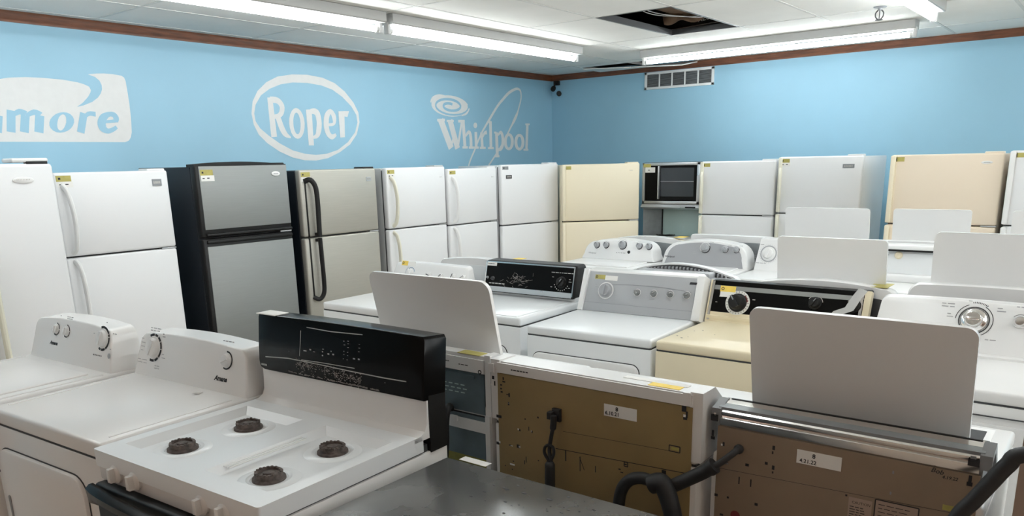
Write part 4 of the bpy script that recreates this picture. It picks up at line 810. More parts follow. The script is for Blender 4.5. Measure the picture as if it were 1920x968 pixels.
for px, py, w_, h_ in ((1265, 842, .034, .018), (1174, 871, .012, .014)):
    u, v = H(px, py)
    for q in ((u-w_/2, v-h_/2, u+w_/2, v-h_/2), (u-w_/2, v+h_/2, u+w_/2, v+h_/2), (u-w_/2, v-h_/2, u-w_/2, v+h_/2), (u+w_/2, v-h_/2, u+w_/2, v+h_/2)): b.line(f4, q[:2], q[2:], .003, .0012)
b.build('back_holes', None, e2, 'punched holes and slots')
b = MB().use(paper)
marks_px(e2, f4, b, [(937, 829, .008, .008), (959, 836, .012, .003), (974, 838, .008, .007), (972, 805, .005, .006), (997, 809, .004, .006), (954, 756, .006, .006), (922, 721, .005, .006), (1284, 780, .008, .008), (961, 871, .020, .006)])
b.use(yellow).plate(f4, *(lambda a: (a[0]-.012, a[0]+.012, a[1]-.004, a[1]+.004))(H(1266, 842)), 0, .001)
b.build('back_clips', None, e2, 'small pale clips')
u, v = H(1163, 775)
lb = MB().use(paper).plate(f4, u-.056, u+.056, v-.017, v+.021, 0, .001).use(ink)
fl = Fr(f4.at(0, 0, .001), f4.u, f4.v, f4.n); lb.text(fl, '8', .018, u-.016, v+.004, .0006, bold=.0005).text(fl, '6.10.21', .017, u-.052, v-.012, .0006, bold=.0004)
lb.build('date_label', None, e2, 'white label with handwritten date')
b = MB().use(white_warm)
for px, py in ((1289, 744), (922, 688)):
    u, v = H(px, py); b.annulus(bk, u, v, .004, .008, 16, .010).plate(bk, u-.012, u+.012, v-.018, v+.012, .004, .009)
b.build('corner_bracket', None, e2)
u, v = H(1046, 777); un, vn = H(1040, 800)
cd = MB().slab(f4, [(u-.016, v-.022), (u+.014, v-.022), (u+.014, v+.020), (u-.016, v+.020)], 0, .014, r=.004)
cd.slab(f4, [(u-.022, v-.012), (u-.004, v-.012), (u-.004, v+.012), (u-.022, v+.012)], .01, .034, r=.004)
def Q(px, py, h): a, c = hit(e2, Fr(bk.at(0, 0, h), bk.u, bk.v, bk.n), px, py); return bk.at(a, c, h)
cd.tube([Q(1038, 780, .034), Q(1037, 800, .034), Q(1033, 822, .036), Q(1030, 845, .04), Q(1033, 868, .05), Q(1033, 900, .05), Q(1034, 935, .05)], lambda f: .0065+.004*(f < .2), 10)
cd.tube([Q(1029, 864, .046), Q(1021, 850, .044), Q(1022, 839, .042), Q(1029, 835, .04), Q(1037, 840, .042), Q(1038, 852, .044), Q(1032, 866, .05)], .0052, 8)
cd.tube([Q(1031, 866, .052), Q(1031, 880, .055), Q(1031, 905, .055), Q(1031, 960, .055)], lambda f: .011+.006*min(1, f*6), 10)
cd.build('power_cord', rubber, e2, 'black looped power cord')
b = MB().use(yellow_b); ftp = Fr((0, D_-.03, 1.0755), (-1, 0, 0), (0, -1, 0), (0, 0, 1)); b.box(-.30, -.20, D_-.045, D_-.012, 1.0745, 1.0765).use(paper).box(-.31, -.10, D_-.07, D_-.045, 1.0745, 1.0765)
b.build('price_tag', None, e2, 'yellow and white price tag')
# -- taupe backed washer with raised lid
D_ = .66
e3 = machine('washer', 'washer with taupe back, chrome top strip and biggest raised grey lid', 'washer', -.535, 2.0+D_, PI+math.radians(.8), .675, D_, .905, white, G_E)
bk = BK(D_)
hc = MB().loft([[(x, y, z) for y, z in ((D_-.004, .90), (D_-.004, 1.04), (D_-.07, 1.05), (D_-.12, .99), (D_-.12, .90))] for x in (-.325, .325)]).build('console', galv2, e3, 'grey metal console')
b = MB().loft([[(x, D_-.012+a, z) for a, z in ((0, .985), (.012, .985), (.016, .995), (.016, 1.010), (.010, 1.014), (.014, 1.020), (.014, 1.028), (.006, 1.034), (-.03, 1.048), (-.055, 1.050), (-.055, 1.044))] for x in (-.318, .318)])
b.build('chrome_strip', chrome, hc, 'chrome top strip')
MB().box(-.312, .312, D_-.068, D_-.058, 1.03, 1.0515, b=.002).build('gap_shade', black_matte, hc, 'black strip as painted shade of the gap behind the chrome')  # black strip stands in for the shaded gap between lid and chrome
for sx in (-1, 1):
    cap = MB().loft([[(sx*(.316+e), y, z) for y, z in ((D_+.004, 1.0), (D_+.004, 1.036), (D_-.055, 1.053), (D_-.13, .975), (D_-.16, .90), (D_-.14, .90), (D_-.105, .975), (D_-.05, 1.03), (D_-.01, 1.02))] for e in (0, .026)])
    cap.build('console_end_cap', grey_plastic, hc)
MB().slab(bk, [(-.322, .05), (.322, .05), (.322, .985), (-.322, .985)], -.004, .004).build('back_panel', brown2, e3, 'taupe back panel')
f4 = Fr(bk.at(0, 0, .0042), bk.u, bk.v, bk.n)
H3 = lambda px, py: hit(e3, f4, px, py)
b = MB().use(ink)
marks_px(e3, f4, b, [(1337, 812, .007, .018), (1337, 821, .012, .009), (1357, 833, .006, .012), (1451, 840, .007, .012), (1449, 849, .004, .008), (1450, 877, .007, .012), (1449, 886, .004, .006), (1386, 901, .0035, .022), (1408, 906, .0035, .022), (1343, 928, .010, .008), (1365, 933, .006, .006), (1418, 946, .009, .008), (1401, 872, .010, .008), (1437, 869, .008, .008), (1819, 900, .007, .022), (1818, 908, .012, .010), (1340, 783, .022, .020), (1826, 868, .024, .018), (1358, 868, .024, .006), (1587, 929, .005, .005), (1353, 965, .010, .006)])
b.line(f4, H3(1350, 878), H3(1800, 965), .0010, .0008)
b.build('back_holes', None, e3, 'punched holes and slots')
b = MB().use(paper); marks_px(e3, f4, b, [(1354, 834, .006, .006), (1361, 869, .014, .004), (1341, 777, .006, .010)]); b.use(yellow); marks_px(e3, f4, b, [(1783, 954, .036, .014)]); b.use(grey_plastic); marks_px(e3, f4, b, [(1825, 860, .012, .012), (1675, 886, .004, .008), (1670, 925, .004, .008)])
b.build('back_clips', None, e3, 'small pale clips')
b = MB().use(red_plastic); u, v = H3(1379, 966); b.disc(f4, u, v, .014, 20, .003); b.build('red_plug', None, e3, 'dull red plug')
u, v = H3(1536, 864)
lb = MB().use(paper).plate(f4, u-.058, u+.056, v-.018, v+.020, 0, .001).use(ink)
fl = Fr(f4.at(0, 0, .001), f4.u, f4.v, f4.n); lb.text(fl, '8', .017, u-.018, v+.003, .0006, bold=.0005).text(fl, '4.21.22', .015, u-.050, v-.014, .0006, bold=.0003)
lb.build('date_label', None, e3, 'white label with handwritten date')
u, v = H3(1745, 884); b = MB().use(ink).text(f4, 'Bob', .017, u, v, .0010, bold=.0002, rot=-.12, shear=.2); u, v = H3(1766, 897); b.text(f4, '4.19.22', .0115, u, v, .0010, bold=.0002, rot=.02, shear=.2); b.build('pen_note', None, e3, 'handwritten pen note')
u, v = H3(1592, 931); ub, vb = H3(1636, 940); u += 0; b = MB().use(brown3).plate(f4, u, ub, v-.09, v, 0, .001).use(ink)
fl = Fr(f4.at(0, 0, .001), f4.u, f4.v, f4.n); b.text(fl, 'CAUTION', .010, u+.008, v-.016, .0006)
words(b, fl, u+.004, v-.025, 3, .011, .0022, 5, .007, seed=9); b.build('caution_label', None, e3, 'faded caution label')
u, v = H3(1635+7, 936); u2, v2 = H3(1723, 959); b = MB().use(brown3).plate(f4, u, u2, v-.14, v+.0, 0, .001).use(ink)
for q in (((u, v), (u2, v)), ((u, v-.14), (u, v)), ((u2, v-.14), (u2, v))): b.line(fl, q[0], q[1], .0028)
words(b, fl, u+.008, v-.012, 4, .016, .0018, 8, .010, seed=12); b.build('wiring_label', None, e3, 'framed wiring label')
lid(e3, -.275, .278, .945, .385, D_-.165, .09, white, r=.028, th=.022)
MB().box(-.29, .29, .03, D_-.20, .902, .9065, b=.002).use(shadow_gap).box(-.27, .27, .06, D_-.22, .904, .9075).build('tub_opening', None, e3)
def Q3(px, py, h): a, c = hit(e3, Fr(bk.at(0, 0, h), bk.u, bk.v, bk.n), px, py); return bk.at(a, c, h)
MB().tube([Q3(1386, 842, .004), Q3(1378, 848, .03), Q3(1362, 860, .05), Q3(1345, 872, .065), Q3(1330, 880, .07)], lambda f: .0095 if f > .12 else .014, 10).build('power_cord', rubber, e3, 'black power cord')
hs = MB().tube([Q3(1340, 873, .07), Q3(1318, 886, .075), Q3(1290, 899, .08), Q3(1262, 911, .085), Q3(1240, 916, .09)], lambda f: .020+.003*(f < .15), 14)
hs.tube([Q3(1250, 915, .10), Q3(1228, 906, .10), Q3(1205, 897, .10), Q3(1182, 900, .10), Q3(1166, 918, .10), Q3(1160, 950, .10), Q3(1160, 1000, .10)], .0185, 14)
hs.tube([Q3(1222, 908, .115), Q3(1240, 906, .115), Q3(1252, 930, .115), Q3(1262, 968, .115), Q3(1275, 1040, .10)], lambda f: .029-.004*f, 14)
hs.build('drain_hose', rubber, e3, 'thick black drain hose')
# -- blue-grey galvanised back with raised lid
e1 = machine('washer', 'washer with blue-grey metal back and raised lid, half hidden behind black backguard', 'washer', -2.01, 1.95+D_, PI+math.radians(1.0), .69, D_, .905, white, G_E)
bk = BK(D_)
hc = MB().loft([[(x, y, z) for y, z in cap_prof(D_-.004, .90, 1.078, .05, .13)] for x in (-.33, .33)]).build('console', white, e1)
for sx in (-1, 1): MB().loft([[(sx*(.325+e), y, z) for y, z in cap_prof(D_+.003, .845, 1.085, .05, .14)] for e in (0, .024)]).build('console_end_cap', white, hc)
b = MB().slab(bk, [(-.32, .87), (.32, .87), (.32, 1.015), (-.32, 1.015)], -.004, .003).plate(bk, -.30, .28, .996, 1.006, .003, .008).plate(bk, -.32, .32, .705, .86, 0, .004).plate(bk, -.32, .32, .05, .66, 0, .004)
b.build('back_panel', galv, e1, 'blue-grey metal back panel')
b = MB().use(teal)
for r in range(3):
    for k in range(4):
        u, v = .13+k*.028+(.01 if r % 2 else 0), .965-r*.014; b.line(bk, (u, v), (u+.018, v), .004, .0045)
b.build('louvre_slots', None, e1)
MB().plate(bk, .08, .325, .805, .845, 0, .010).plate(bk, .325, .345, .64, .87, -.004, .010).plate(bk, .17, .20, .83, .85, .01, .016).build('bracket', white_cool, e1, 'pale metal bracket')
MB().plate(bk, -.32, .32, .66, .705, -.003, .003).build('insulation_strip', yellow_green, e1, 'yellow-green strip')
b = MB().use(white).plate(bk, -.32, .32, 1.018, 1.066, 0, .006).use(ink)
f6b = Fr(bk.at(0, 0, .006), bk.u, bk.v, bk.n); words(b, f6b, .12, 1.045, 5, .008, .003); words(b, f6b, .21, 1.04, 3, .012, .003); b.annulus(f6b, .305, 1.024, .004, .008, 12); b.build('top_rail', None, e1)
b = MB().use(yellow).box(-.30, -.20, D_-.045, D_-.0, 1.0775, 1.0795).build('price_tag', None, e1, 'yellow price tag')
lid(e1, -.295, .30, .94, .395, D_-.16, .09, white_warm, r=.04, th=.020)
MB().box(-.29, .29, .03, D_-.20, .902, .9065, b=.002).use(shadow_gap).box(-.27, .27, .06, D_-.22, .904, .9075).build('tub_opening', None, e1)
def Q1(px, py, h): a, c = hit(e1, Fr(bk.at(0, 0, h), bk.u, bk.v, bk.n), px, py); return bk.at(a, c, h)
MB().tube([Q1(846, 766, .0), Q1(842, 762, .03), Q1(838, 775, .05), Q1(836, 800, .055), Q1(836, 840, .055), Q1(830, 900, .05)], .012, 10).build('drain_hose', rubber, e1, 'black hose')
# -- machine at the right edge
e4 = machine('washer', 'machine with pinkish back at bottom right, mostly outside the picture', 'washer', .215, 1.96+D_, PI+math.radians(.5), .70, D_, .92, white, G_E)
bk = BK(D_)
MB().loft([[(x, y, z) for y, z in cap_prof(D_-.004, .91, 1.14, .05, .13)] for x in (-.35, .35)]).build('console', white, e4)
MB().plate(bk, -.349, .349, .05, 1.13, -.002, .004).build('back_panel', brown3, e4, 'pinkish brown back panel')
def Q4(px, py, h): a, c = hit(e4, Fr(bk.at(0, 0, h), bk.u, bk.v, bk.n), px, py); return bk.at(a, c, h)
MB().tube([bk.at(.06, 1.02, .004), bk.at(-.05, 1.12, .06), bk.at(-.2, 1.13, .09), Q4(1922, 853, .10), Q4(1890, 872, .10), Q4(1858, 905, .10), Q4(1825, 940, .10), Q4(1792, 975, .10), Q4(1750, 1060, .10), Q4(1735, 1250, .10)], .0175, 12).build('drain_hose', rubber, e4, 'thick black hose')

# ------------------------------------------------------------------ middle row
AX = .66
def fast_panel(co, fr, pts, m, h=.0015, name='fascia', label=None):
    return MB().slab(fr, pts, 0, h).build(name, m, co, label)
# 1 white with dial and four black-slotted knobs
d1 = machine('dryer', 'white dryer with four small black-slotted knobs, left end of middle row', 'dryer', -3.485, 2.975, math.radians(1), .685, AX, .915, white, G_A)
front_door(d1, -.30, .24, .28, .76, white)
co, fr = console(d1, arch_outline(.345, .312, .205, .03, .004), .912, .535, .42, .655, white, .014)
u, v = hit(d1, fr, 770, 511)
b = MB().use(blue_ink).annulus(fr, u, v, .030, .034, 30, .001, .2, 2.6).annulus(fr, u, v, .044, .046, 30, .001, 2.2, 3.9).use(grey_ink)
words(b, fr, u+.05, v-.03, 2, .014, .003, 1)
b.build('dial_ring', None, co); knob(co, fr, u, v, .024, .02, white_plastic, 2.0)
for px, py, a in ((805, 517, -.3), (827, 519, .8), (850, 519, 1.3), (869, 521, .6)):
    u, v = hit(d1, fr, px, py)
    knob(co, fr, u, v, .0165, .016, white_plastic, a)
    b = MB().use(ink if px < 860 else grey_ink); c_, s_ = math.cos(a), math.sin(a); b.line(fr, (u-.015*c_, v-.015*s_), (u+.015*c_, v+.015*s_), .006, .0215); b.build('knob_slot', None, co)
u, v = hit(d1, fr, 755, 490); sticker(co, fr, u, v+.004, .055, .030, yellow_b, .07, .028)
# 2 black console
d2 = machine('dryer', 'white dryer with long black control panel framed in chrome', 'dryer', -2.79, 3.15, math.radians(1.5), .67, AX-.045, .925, white_cool, G_A, mtop=white_cool)
front_door(d2, -.28, .245, .22, .765, white)
MB().box(-.30, .30, .02, .50, .923, .929, b=.003).box(-.31, .31, .545, .60, .923, .935, b=.004).build('lint_lid', white_cool, d2)
co, fr = console(d2, rrect(-.335, .335, 0, .195, .020), .945, .525, .24, .655, black_matte, .012)
MB().box(-.33, .33, .545, .64, .92, .95, b=.003).build('console_base', white_cool, d2)
b = MB()
for q in (((-.325, .182), (.318, .182)), ((-.323, .012), (-.323, .184)), ((.318, .012), (.318, .184))): b.line(fr, q[0], q[1], .0075, .003)
b.build('chrome_frame', chrome, co, 'chrome frame')
MB().plate(fr, -.316, .312, .036, .176, 0, .002).build('fascia', black_gloss, co, 'glossy black fascia')
MB().plate(fr, -.318, .314, .004, .034, 0, .0035).build('lower_rail', alu, co, 'brushed lower rail')
u, v = hit(d2, fr, 1053, 530)
knob(co, fr, u, v, .030, .024, black_matte, .9, grey_plastic)
b = MB().use(silver_ink)
for k in range(9): b.disc(Fr(fr.at(0, 0, .0022), fr.u, fr.v, fr.n), u+.048*math.cos(PI+.35+k*.30), v+.048*math.sin(PI+.35+k*.30), .0032, 8)
f3 = Fr(fr.at(0, 0, .0022), fr.u, fr.v, fr.n)
words(b, f3, u-.075, v+.055, 7, .018, .0035, 1, seed=2); words(b, f3, u-.068, v+.028, 1, .018, .003, 1); words(b, f3, u-.072, v-.030, 1, .018, .003, 1); words(b, f3, u+.05, v+.02, 1, .016, .003, 2, .014); words(b, f3, u+.05, v-.03, 1, .018, .003, 1)
words(b, f3, -.29, .052, 5, .018, .006, 1, seed=5)
b.build('printed_legend', None, co)
for px, py, r in ((925, 522, .012), (915, 520, .007)):
    u, v = hit(d2, fr, px, py); knob(co, fr, u, v, r, .016, dark_grey if r > .01 else alu, .4, name='button')
b = MB().use(wear_m); rnd = random.Random(3)
for k in range(46):
    px, py = (975+rnd.gauss(0, 12), 527+rnd.gauss(0, 6)) if k < 30 else (940+rnd.random()*45, 517+rnd.random()*12)
    u, v = hit(d2, f3, px, py); a = rnd.gauss(.25, .5); l_ = .006+.012*rnd.random(); b.line(f3, (u-l_*math.cos(a), v-l_*math.sin(a)), (u+l_*math.cos(a), v+l_*math.sin(a)), .0012+.001*rnd.random(), .0004)
b.build('scratches', None, co, 'pale scratches')
b = MB().use(paper).plate(f3, -.318, -.245, .158, .180, 0, .001).use(ink); words(b, Fr(f3.at(0, 0, .001), f3.u, f3.v, f3.n), -.31, .170, 5, .008, .005); b.build('paper_label', None, co)
# 3 grey fascia with five knobs
d3 = machine('dryer', 'white dryer with silver grey panel, one big dial and four small knobs', 'dryer', -2.01, 3.10, math.radians(3.2), .685, AX, .915, white_cool, G_A, mtop=white_cool)
front_door(d3, -.305, .285, .22, .785, white)
co, fr = console(d3, [(-.335, 0), (.355, 0), (.348, .215), (.33, .235), (-.31, .235), (-.325, .222)], .912, .50, .36, .655, white, .012)
MB().slab(fr, [(-.305, .004), (.328, .004), (.322, .222), (-.296, .222)], 0, .004, r=.002).build('fascia', panel_grey, co, 'silver grey fascia')
for sx, a, b_ in ((-1, -.338, -.306), (1, .326, .376)):
    prof = [(a, 0), (b_, 0), (b_-.006 if sx > 0 else b_+.004, .235), (a+.004, .235)]
    MB().slab(fr, prof, -.06, .016, r=.01).build('console_end_cap', white, co)
f4 = Fr(fr.at(0, 0, .0042), fr.u, fr.v, fr.n)
b = MB().use(grey_plastic)
for i in range(14):
    x0, x1 = -.17+.475*i/14, -.17+.475*(i+1)/14; yv = lambda x: .150+.012*(1-((x-.04)/.24)**2)
    b.line(f4, (x0, yv(x0)), (x1, yv(x1)), .003, .0006)
b.line(f4, (-.30, .05), (.322, .05), .0015, .0005)
b.build('raised_line', None, co)
u, v = hit(d3, f4, 1136, 545)
b = MB().use(white_plastic).annulus(f4, u, v, .040, .047, 36, .0012).use(grey_ink)
for k in range(22): b.line(f4, (u+.051*math.cos(k*.2856), v+.051*math.sin(k*.2856)), (u+.055*math.cos(k*.2856), v+.055*math.sin(k*.2856)), .002, .001)
words(b, f4, u-.07, v+.03, 1, .014, .003, 2, .012); words(b, f4, u+.06, v-.02, 1, .016, .003, 1)
b.build('dial_ring', None, co)
knob(co, f4, u, v, .035, .030, panel_grey2, 1.6)
for px, py, a in ((1195, 549, -.6), (1226, 551, .6), (1257, 552, .5), (1288, 554, .3)):
    u, v = hit(d3, f4, px, py)
    b = MB().use(white_plastic).annulus(f4, u, v, .014, .0205, 24, .0016).use(grey_ink); words(b, f4, u-.020, v-.032, 3, .010, .0028, 1, seed=px); b.build('dial_ring', None, co)
    knob(co, f4, u, v, .0155, .020, grey_knob, a, white_plastic)
u, v = hit(d3, f4, 1300, 532); b = MB().use(ink).slab(f4, [(u-.020, v-.006), (u+.018, v-.006), (u+.022, v+.006), (u-.016, v+.006)], 0, .001); b.build('maker_name', None, co)
u, v = hit(d3, f4, 1117, 516); sticker(co, f4, u, v+.004, .062, .024, yellow, .075, .026)
# 4 almond with black fascia
d4 = machine('dryer', 'almond dryer with black panel and big white-ringed dial', 'dryer', -1.262, 3.13, math.radians(1.0), .77, AX+.0, .915, almond, G_A)
co, fr = console(d4, rrect(-.385, .375, 0, .215, .008), .912, .545, .36, .658, black_matte, .006)
MB().plate(fr, -.386, .376, -.002, .052, -.05, .004).plate(fr, -.388, -.380, 0, .214, -.035, .005).plate(fr, .35, .378, 0, .214, -.035, .005).build('almond_trim', almond, co, 'almond trim')
MB().box(-.385, .375, .545, .60, .913, .945, b=.004).build('console_base', almond, d4)
MB().plate(fr, -.365, .335, .055, .210, 0, .003).build('fascia', black_gloss, co, 'black fascia')
MB().plate(fr, -.365, .335, .166, .188, .003, .0042).build('top_strip', steel, co, 'brushed steel strip')
for q_ in (-.378, .335): MB().plate(fr, q_, q_+.012, .01, .21, 0, .006).build('side_trim', chrome, co, 'chrome side trim')
f3 = Fr(fr.at(0, 0, .0032), fr.u, fr.v, fr.n)
u, v = hit(d4, f3, 1383, 568)
b = MB().use(paper).annulus(f3, u, v, .044, .062, 44, .001).use(ink)
for k in range(24): b.line(f3, (u+.050*math.cos(k*.2618), v+.050*math.sin(k*.2618)), (u+.058*math.cos(k*.2618), v+.058*math.sin(k*.2618)), .002, .0016)
b.use(red_plastic).annulus(f3, u, v, .046, .052, 44, .0018, .15, .9)
b.build('dial_ring', None, co); b = MB().use(silver_ink); words(b, f3, u-.10, v+.025, 1, .026, .004); words(b, f3, u+.072, v+.022, 1, .02, .004); words(b, f3, u-.115, v-.005, 1, .014, .003)
b.build('printed_legend', None, co)
knob(co, f3, u, v, .040, .045, black_matte, 2.2, grey_plastic)
for px, py in ((1528, 569), (1602, 574)):
    u, v = hit(d4, f3, px, py); knob(co, f3, u, v, .026, .03, black_matte, 1.0, grey_plastic)
    b = MB().use(silver_ink).annulus(f3, u, v, .034, .037, 30, .001, .2, 2.6); words(b, f3, u+.02, v+.035, 2, .012, .004); words(b, f3, u-.045, v+.035, 2, .012, .004); b.build('printed_legend', None, co)
u, v = hit(d4, f3, 1352, 537); sticker(co, Fr(fr.at(0, 0, .0042), fr.u, fr.v, fr.n), u, v+.004, .080, .030, yellow_b, .080, .026, below=True)
b = MB().use(black_matte)
for px, py, s_ in ((1270, 630, .004), (1278, 634, .005), (1290, 632, .003), (1302, 621, .003), (1318, 620, .004), (1255, 628, .003), (1340, 628, .003)):
    ft = Fr((0, 0, .9152), (1, 0, 0), (0, 1, 0), (0, 0, 1)); u, v = hit(d4, ft, px, py); b.poly(ft, [(u+s_*1.3*math.cos(a), v+s_*math.sin(a*1.0)) for a in [2*PI*i/6 for i in range(6)]], .0006)
b.build('chips', None, d4, 'small dark chips')
# clear plastic strip lying against the black fascia
ps = thing('plastic_strip', 'bent clear plastic strip standing against the black panel of the almond dryer', 'plastic strip', (-1.0, 3.605, .917))
M_ = [(-.06, -.02, .0), (-.03, -.02, .07), (.005, -.01, .115), (.05, .0, .135), (.075, .005, .185), (.10, .012, .225)]
MB().loft([[(x-.018, y, z+.006), (x+.018, y, z-.006), (x+.018, y+.004, z-.006), (x-.018, y+.004, z+.006)] for x, y, z in M_]).build('strip', clear_plastic, ps, 'clear strip')
# 5 white with chrome dials
d5 = machine('dryer', 'white dryer with chrome dials at the right edge, behind biggest raised lid', 'dryer', -.475, 3.04, math.radians(1.0), .735, AX, .915, white, G_A)
co, fr = console(d5, arch_outline(.362, .345, .245, .03, .006), .90, .525, .42, .655, white, .014)
MB().box(-.36, .36, .50, .60, .90, .925, b=.008).build('console_base', white, d5)
MB().box(-.33, .33, -.007, .0, .825, .828).build('front_seam', shadow_gap, d5)
MB().slab(Fr((0, .0, 0), (1, 0, 0), (0, 0, 1), (0, -1, 0)), rrect(-.34, .34, .25, .80, .05), -.01, .012, r=.006).build('door', white, d5)
u, v = hit(d5, fr, 1826, 601)
b = MB().use(dark_grey); seg_ring(b, fr, u, v, .066, .069, [(112, 178), (-60, 60)]); seg_ring(b, fr, u, v, .052, .057, [(0, 360)])
for k in range(10): b.line(fr, (u+.071*math.cos(1.0+k*.08), v+.071*math.sin(1.0+k*.08)), (u+.078*math.cos(1.0+k*.08), v+.078*math.sin(1.0+k*.08)), .003)
b.use(grey_ink); words(b, fr, u-.125, v+.062, 2, .022, .004, 2, .012); words(b, fr, u+.075, v+.058, 1, .026, .004, 2, .012); words(b, fr, u-.10, v+.02, 1, .02, .003, 2, .012); words(b, fr, u+.05, v-.075, 2, .018, .004); words(b, fr, u-.03, v+.08, 1, .02, .003)
b.build('dial_ring', None, co)
MB().lathe(fr.at(u, v, 0), fr.n, [(.050, 0), (.050, .004), (.044, .012), (.034, .016), (.030, .034), (.027, .037), (0, .037)], 36).slab(fr, [(u-.024, v-.006), (u+.024, v-.006), (u+.024, v+.006), (u-.024, v+.006)], .034, .044, r=.003).build('dial_knob', chrome, co, 'chrome dial')
u, v = hit(d5, fr, 1913, 605)
MB().lathe(fr.at(u, v, 0), fr.n, [(.024, 0), (.024, .004), (.018, .010), (.016, .026), (0, .028)], 28).build('dial_knob', chrome, co, 'chrome dial')
b = MB().use(grey_ink); words(b, fr, u-.02, v+.062, 3, .016, .004); seg_ring(b, fr, u, v, .030, .033, [(60, 140)]); b.build('printed_legend', None, co)

# ------------------------------------------------------------------ washers back to back with the middle row (only consoles and lids show)
def back_console(t, w, d, h0, h1, rise, m, mback=None, wt=None, dep=.13, rc=.05):
    wt = wt or w
    fr = Fr((0, d, h0), (-1, 0, 0), (0, 0, 1), (0, 1, 0))
    ol = arch_outline(w/2, wt/2, h1-h0, rc, rise)
    lo = [[Vector((-a*(1-.02), d, h0+b_*(.985))) for a, b_ in ol], [Vector((-a, d-.012, h0+b_)) for a, b_ in ol], [Vector((-a, d-dep*.45, h0+b_)) for a, b_ in ol], [Vector((-a*.98, d-dep, h0+b_*.86)) for a, b_ in ol]]
    co = MB().loft(lo).build('console', m, t, sharp=40)
    if mback: MB().slab(Fr((0, d, h0), (-1, 0, 0), (0, 0, 1), (0, 1, 0)), [(a*.9, b_*.80) for a, b_ in ol], 0, .003).build('back_panel', mback, co)
    return co
def wash_back(label, cx, yb, w, group, h1, rise, rz=0, **k):
    t = machine('washer', label, 'washer', cx, yb+.64, PI+rz, w, .64, .905, white, group)
    return t, back_console(t, w-.015, .64, .885, h1, rise, white, **k)
b1, c1 = wash_back('low white washer console peeping out behind the four-knob dryer', -3.31, 3.815, .69, G_B, 1.122, .02, mback=white_cool, wt=.66)
MB().use(yellow_b).box(-.30, -.235, .50, .63, 1.1195, 1.1215).build('price_tag', None, b1, 'yellow price tag')
# vented bowed console behind the grey-panel dryer
b3 = machine('washer', 'white washer with bowed vented console behind the silver grey panel', 'washer', -1.945, 3.815+.64, PI+math.radians(2), .70, .64, .905, white, G_B)
ol = arch_outline(.345, .335, .275, .05, .05)
co = MB().loft([[Vector((-a, .55, .885+b_)) for a, b_ in ol], [Vector((-a, .50, .885+b_)) for a, b_ in ol], [Vector((-a*.98, .46, .885+b_*.8)) for a, b_ in ol]]).build('console', white, b3)
MB().loft([[Vector((a*.97, .553, .885+b_*.975)) for a, b_ in ol], [Vector((a*.97, .5515, .885+b_*.975)) for a, b_ in ol]]).build('vent_recess', dark_grey, co, 'dark vent slot')
gv = MB()
for k in range(26):
    x = -.27+.54*k/25; z = .885+.275-.05*(x/.33)**2-.02; gv.box(x-.0022, x+.0022, .552, .575, z-.03, z+.004)
gv.build('vent_ribs', panel_grey2, co)
b = MB().box(-.34, .34, .552, .64, .885, 1.10, b=.012).box(-.21, .21, .55, .64, 1.09, 1.128, b=.010)
b.build('console_back', panel_grey, co)
b = MB().use(ink); fb = Fr((0, .64, 0), (-1, 0, 0), (0, 0, 1), (0, 1, 0)); words(b, fb, .255, 1.075, 3, .012, .006); b.build('clip_marks', None, co)
b4, c4 = wash_back('washer with raised lid behind the almond dryer, yellow tag on its curved console', -1.135, 3.815, .70, G_B, 1.140, .022, mback=dark_grey, wt=.66)
MB().use(yellow).box(-.285, -.205, .50, .635, 1.1235, 1.1255).build('price_tag', None, b4, 'yellow price tag')
lid(b4, -.255, .255, .93, .408, .50, .06, white, r=.02, th=.022)
b5, c5 = wash_back('washer with large raised lid at right edge, behind the chrome-dial dryer', -.42, 3.80, .70, G_B, 1.165, .006, mback=panel_grey2, wt=.68)
lid(b5, -.35, .27, .93, .455, .50, .06, white, r=.03, th=.022)

# ------------------------------------------------------------------ far row facing the viewer
c1 = machine('washer', 'white washer with five round knobs on an arched console', 'washer', -3.285, 5.12, math.radians(1.5), .72, .66, .915, white, G_C)
co, fr = console(c1, arch_outline(.335, .315, .168, .105, .018), .922, .42, .28, .60, white, .012)
MB().box(-.29, .29, .06, .40, .913, .925, b=.008).build('lid', white, c1)
for px, py, r in ((1119, 459, .022), (1136.5, 459, .022), (1167, 459, .030), (1198.5, 461, .022), (1216.5, 462, .022)):
    u, v = hit(c1, fr, px, py); b = MB().use(ink).annulus(fr, u+.004, v-.003, r*.9, r*1.28, 24, .001, -2.2, 1.0).use(grey_ink).annulus(fr, u, v, r*1.5, r*1.55, 24, .001, .3, 2.8); b.build('dial_ring', None, co)
    knob(co, fr, u, v, r, .024, panel_grey, 1.5, ink)
b = MB().use(ink); u, v = hit(c1, fr, 1156, 474)
for k in range(6): b.disc(fr, u+k*.0155, v, .0032, 8)
b.build('indicator_lights', None, co); u, v = hit(c1, fr, 1179, 473); knob(co, fr, u, v, .011, .008, black_matte, 0, name='button')
u, v = hit(c1, fr, 1103, 475); MB().use(grey_ink).text(fr, 'Whirlpool', .018, u, v, shear=.2, bold=.0003).build('maker_name', None, co)
c2 = machine('washer', 'white washer with grey arched fascia and three knobs on the right', 'washer', -2.53, 5.12, math.radians(2), .70, .66, .915, white, G_C)
co, fr = console(c2, arch_outline(.345, .335, .205, .12, .022), .912, .43, .28, .60, white, .012)
MB().slab(fr, [(a*.945-.004, b_*.90) for a, b_ in arch_outline(.335, .315, .205, .115, .022)], 0, .003).build('fascia', panel_grey2, co, 'grey arched fascia')
MB().box(-.29, .29, .06, .40, .913, .925, b=.008).build('lid', white, c2)
f3 = Fr(fr.at(0, 0, .0032), fr.u, fr.v, fr.n)
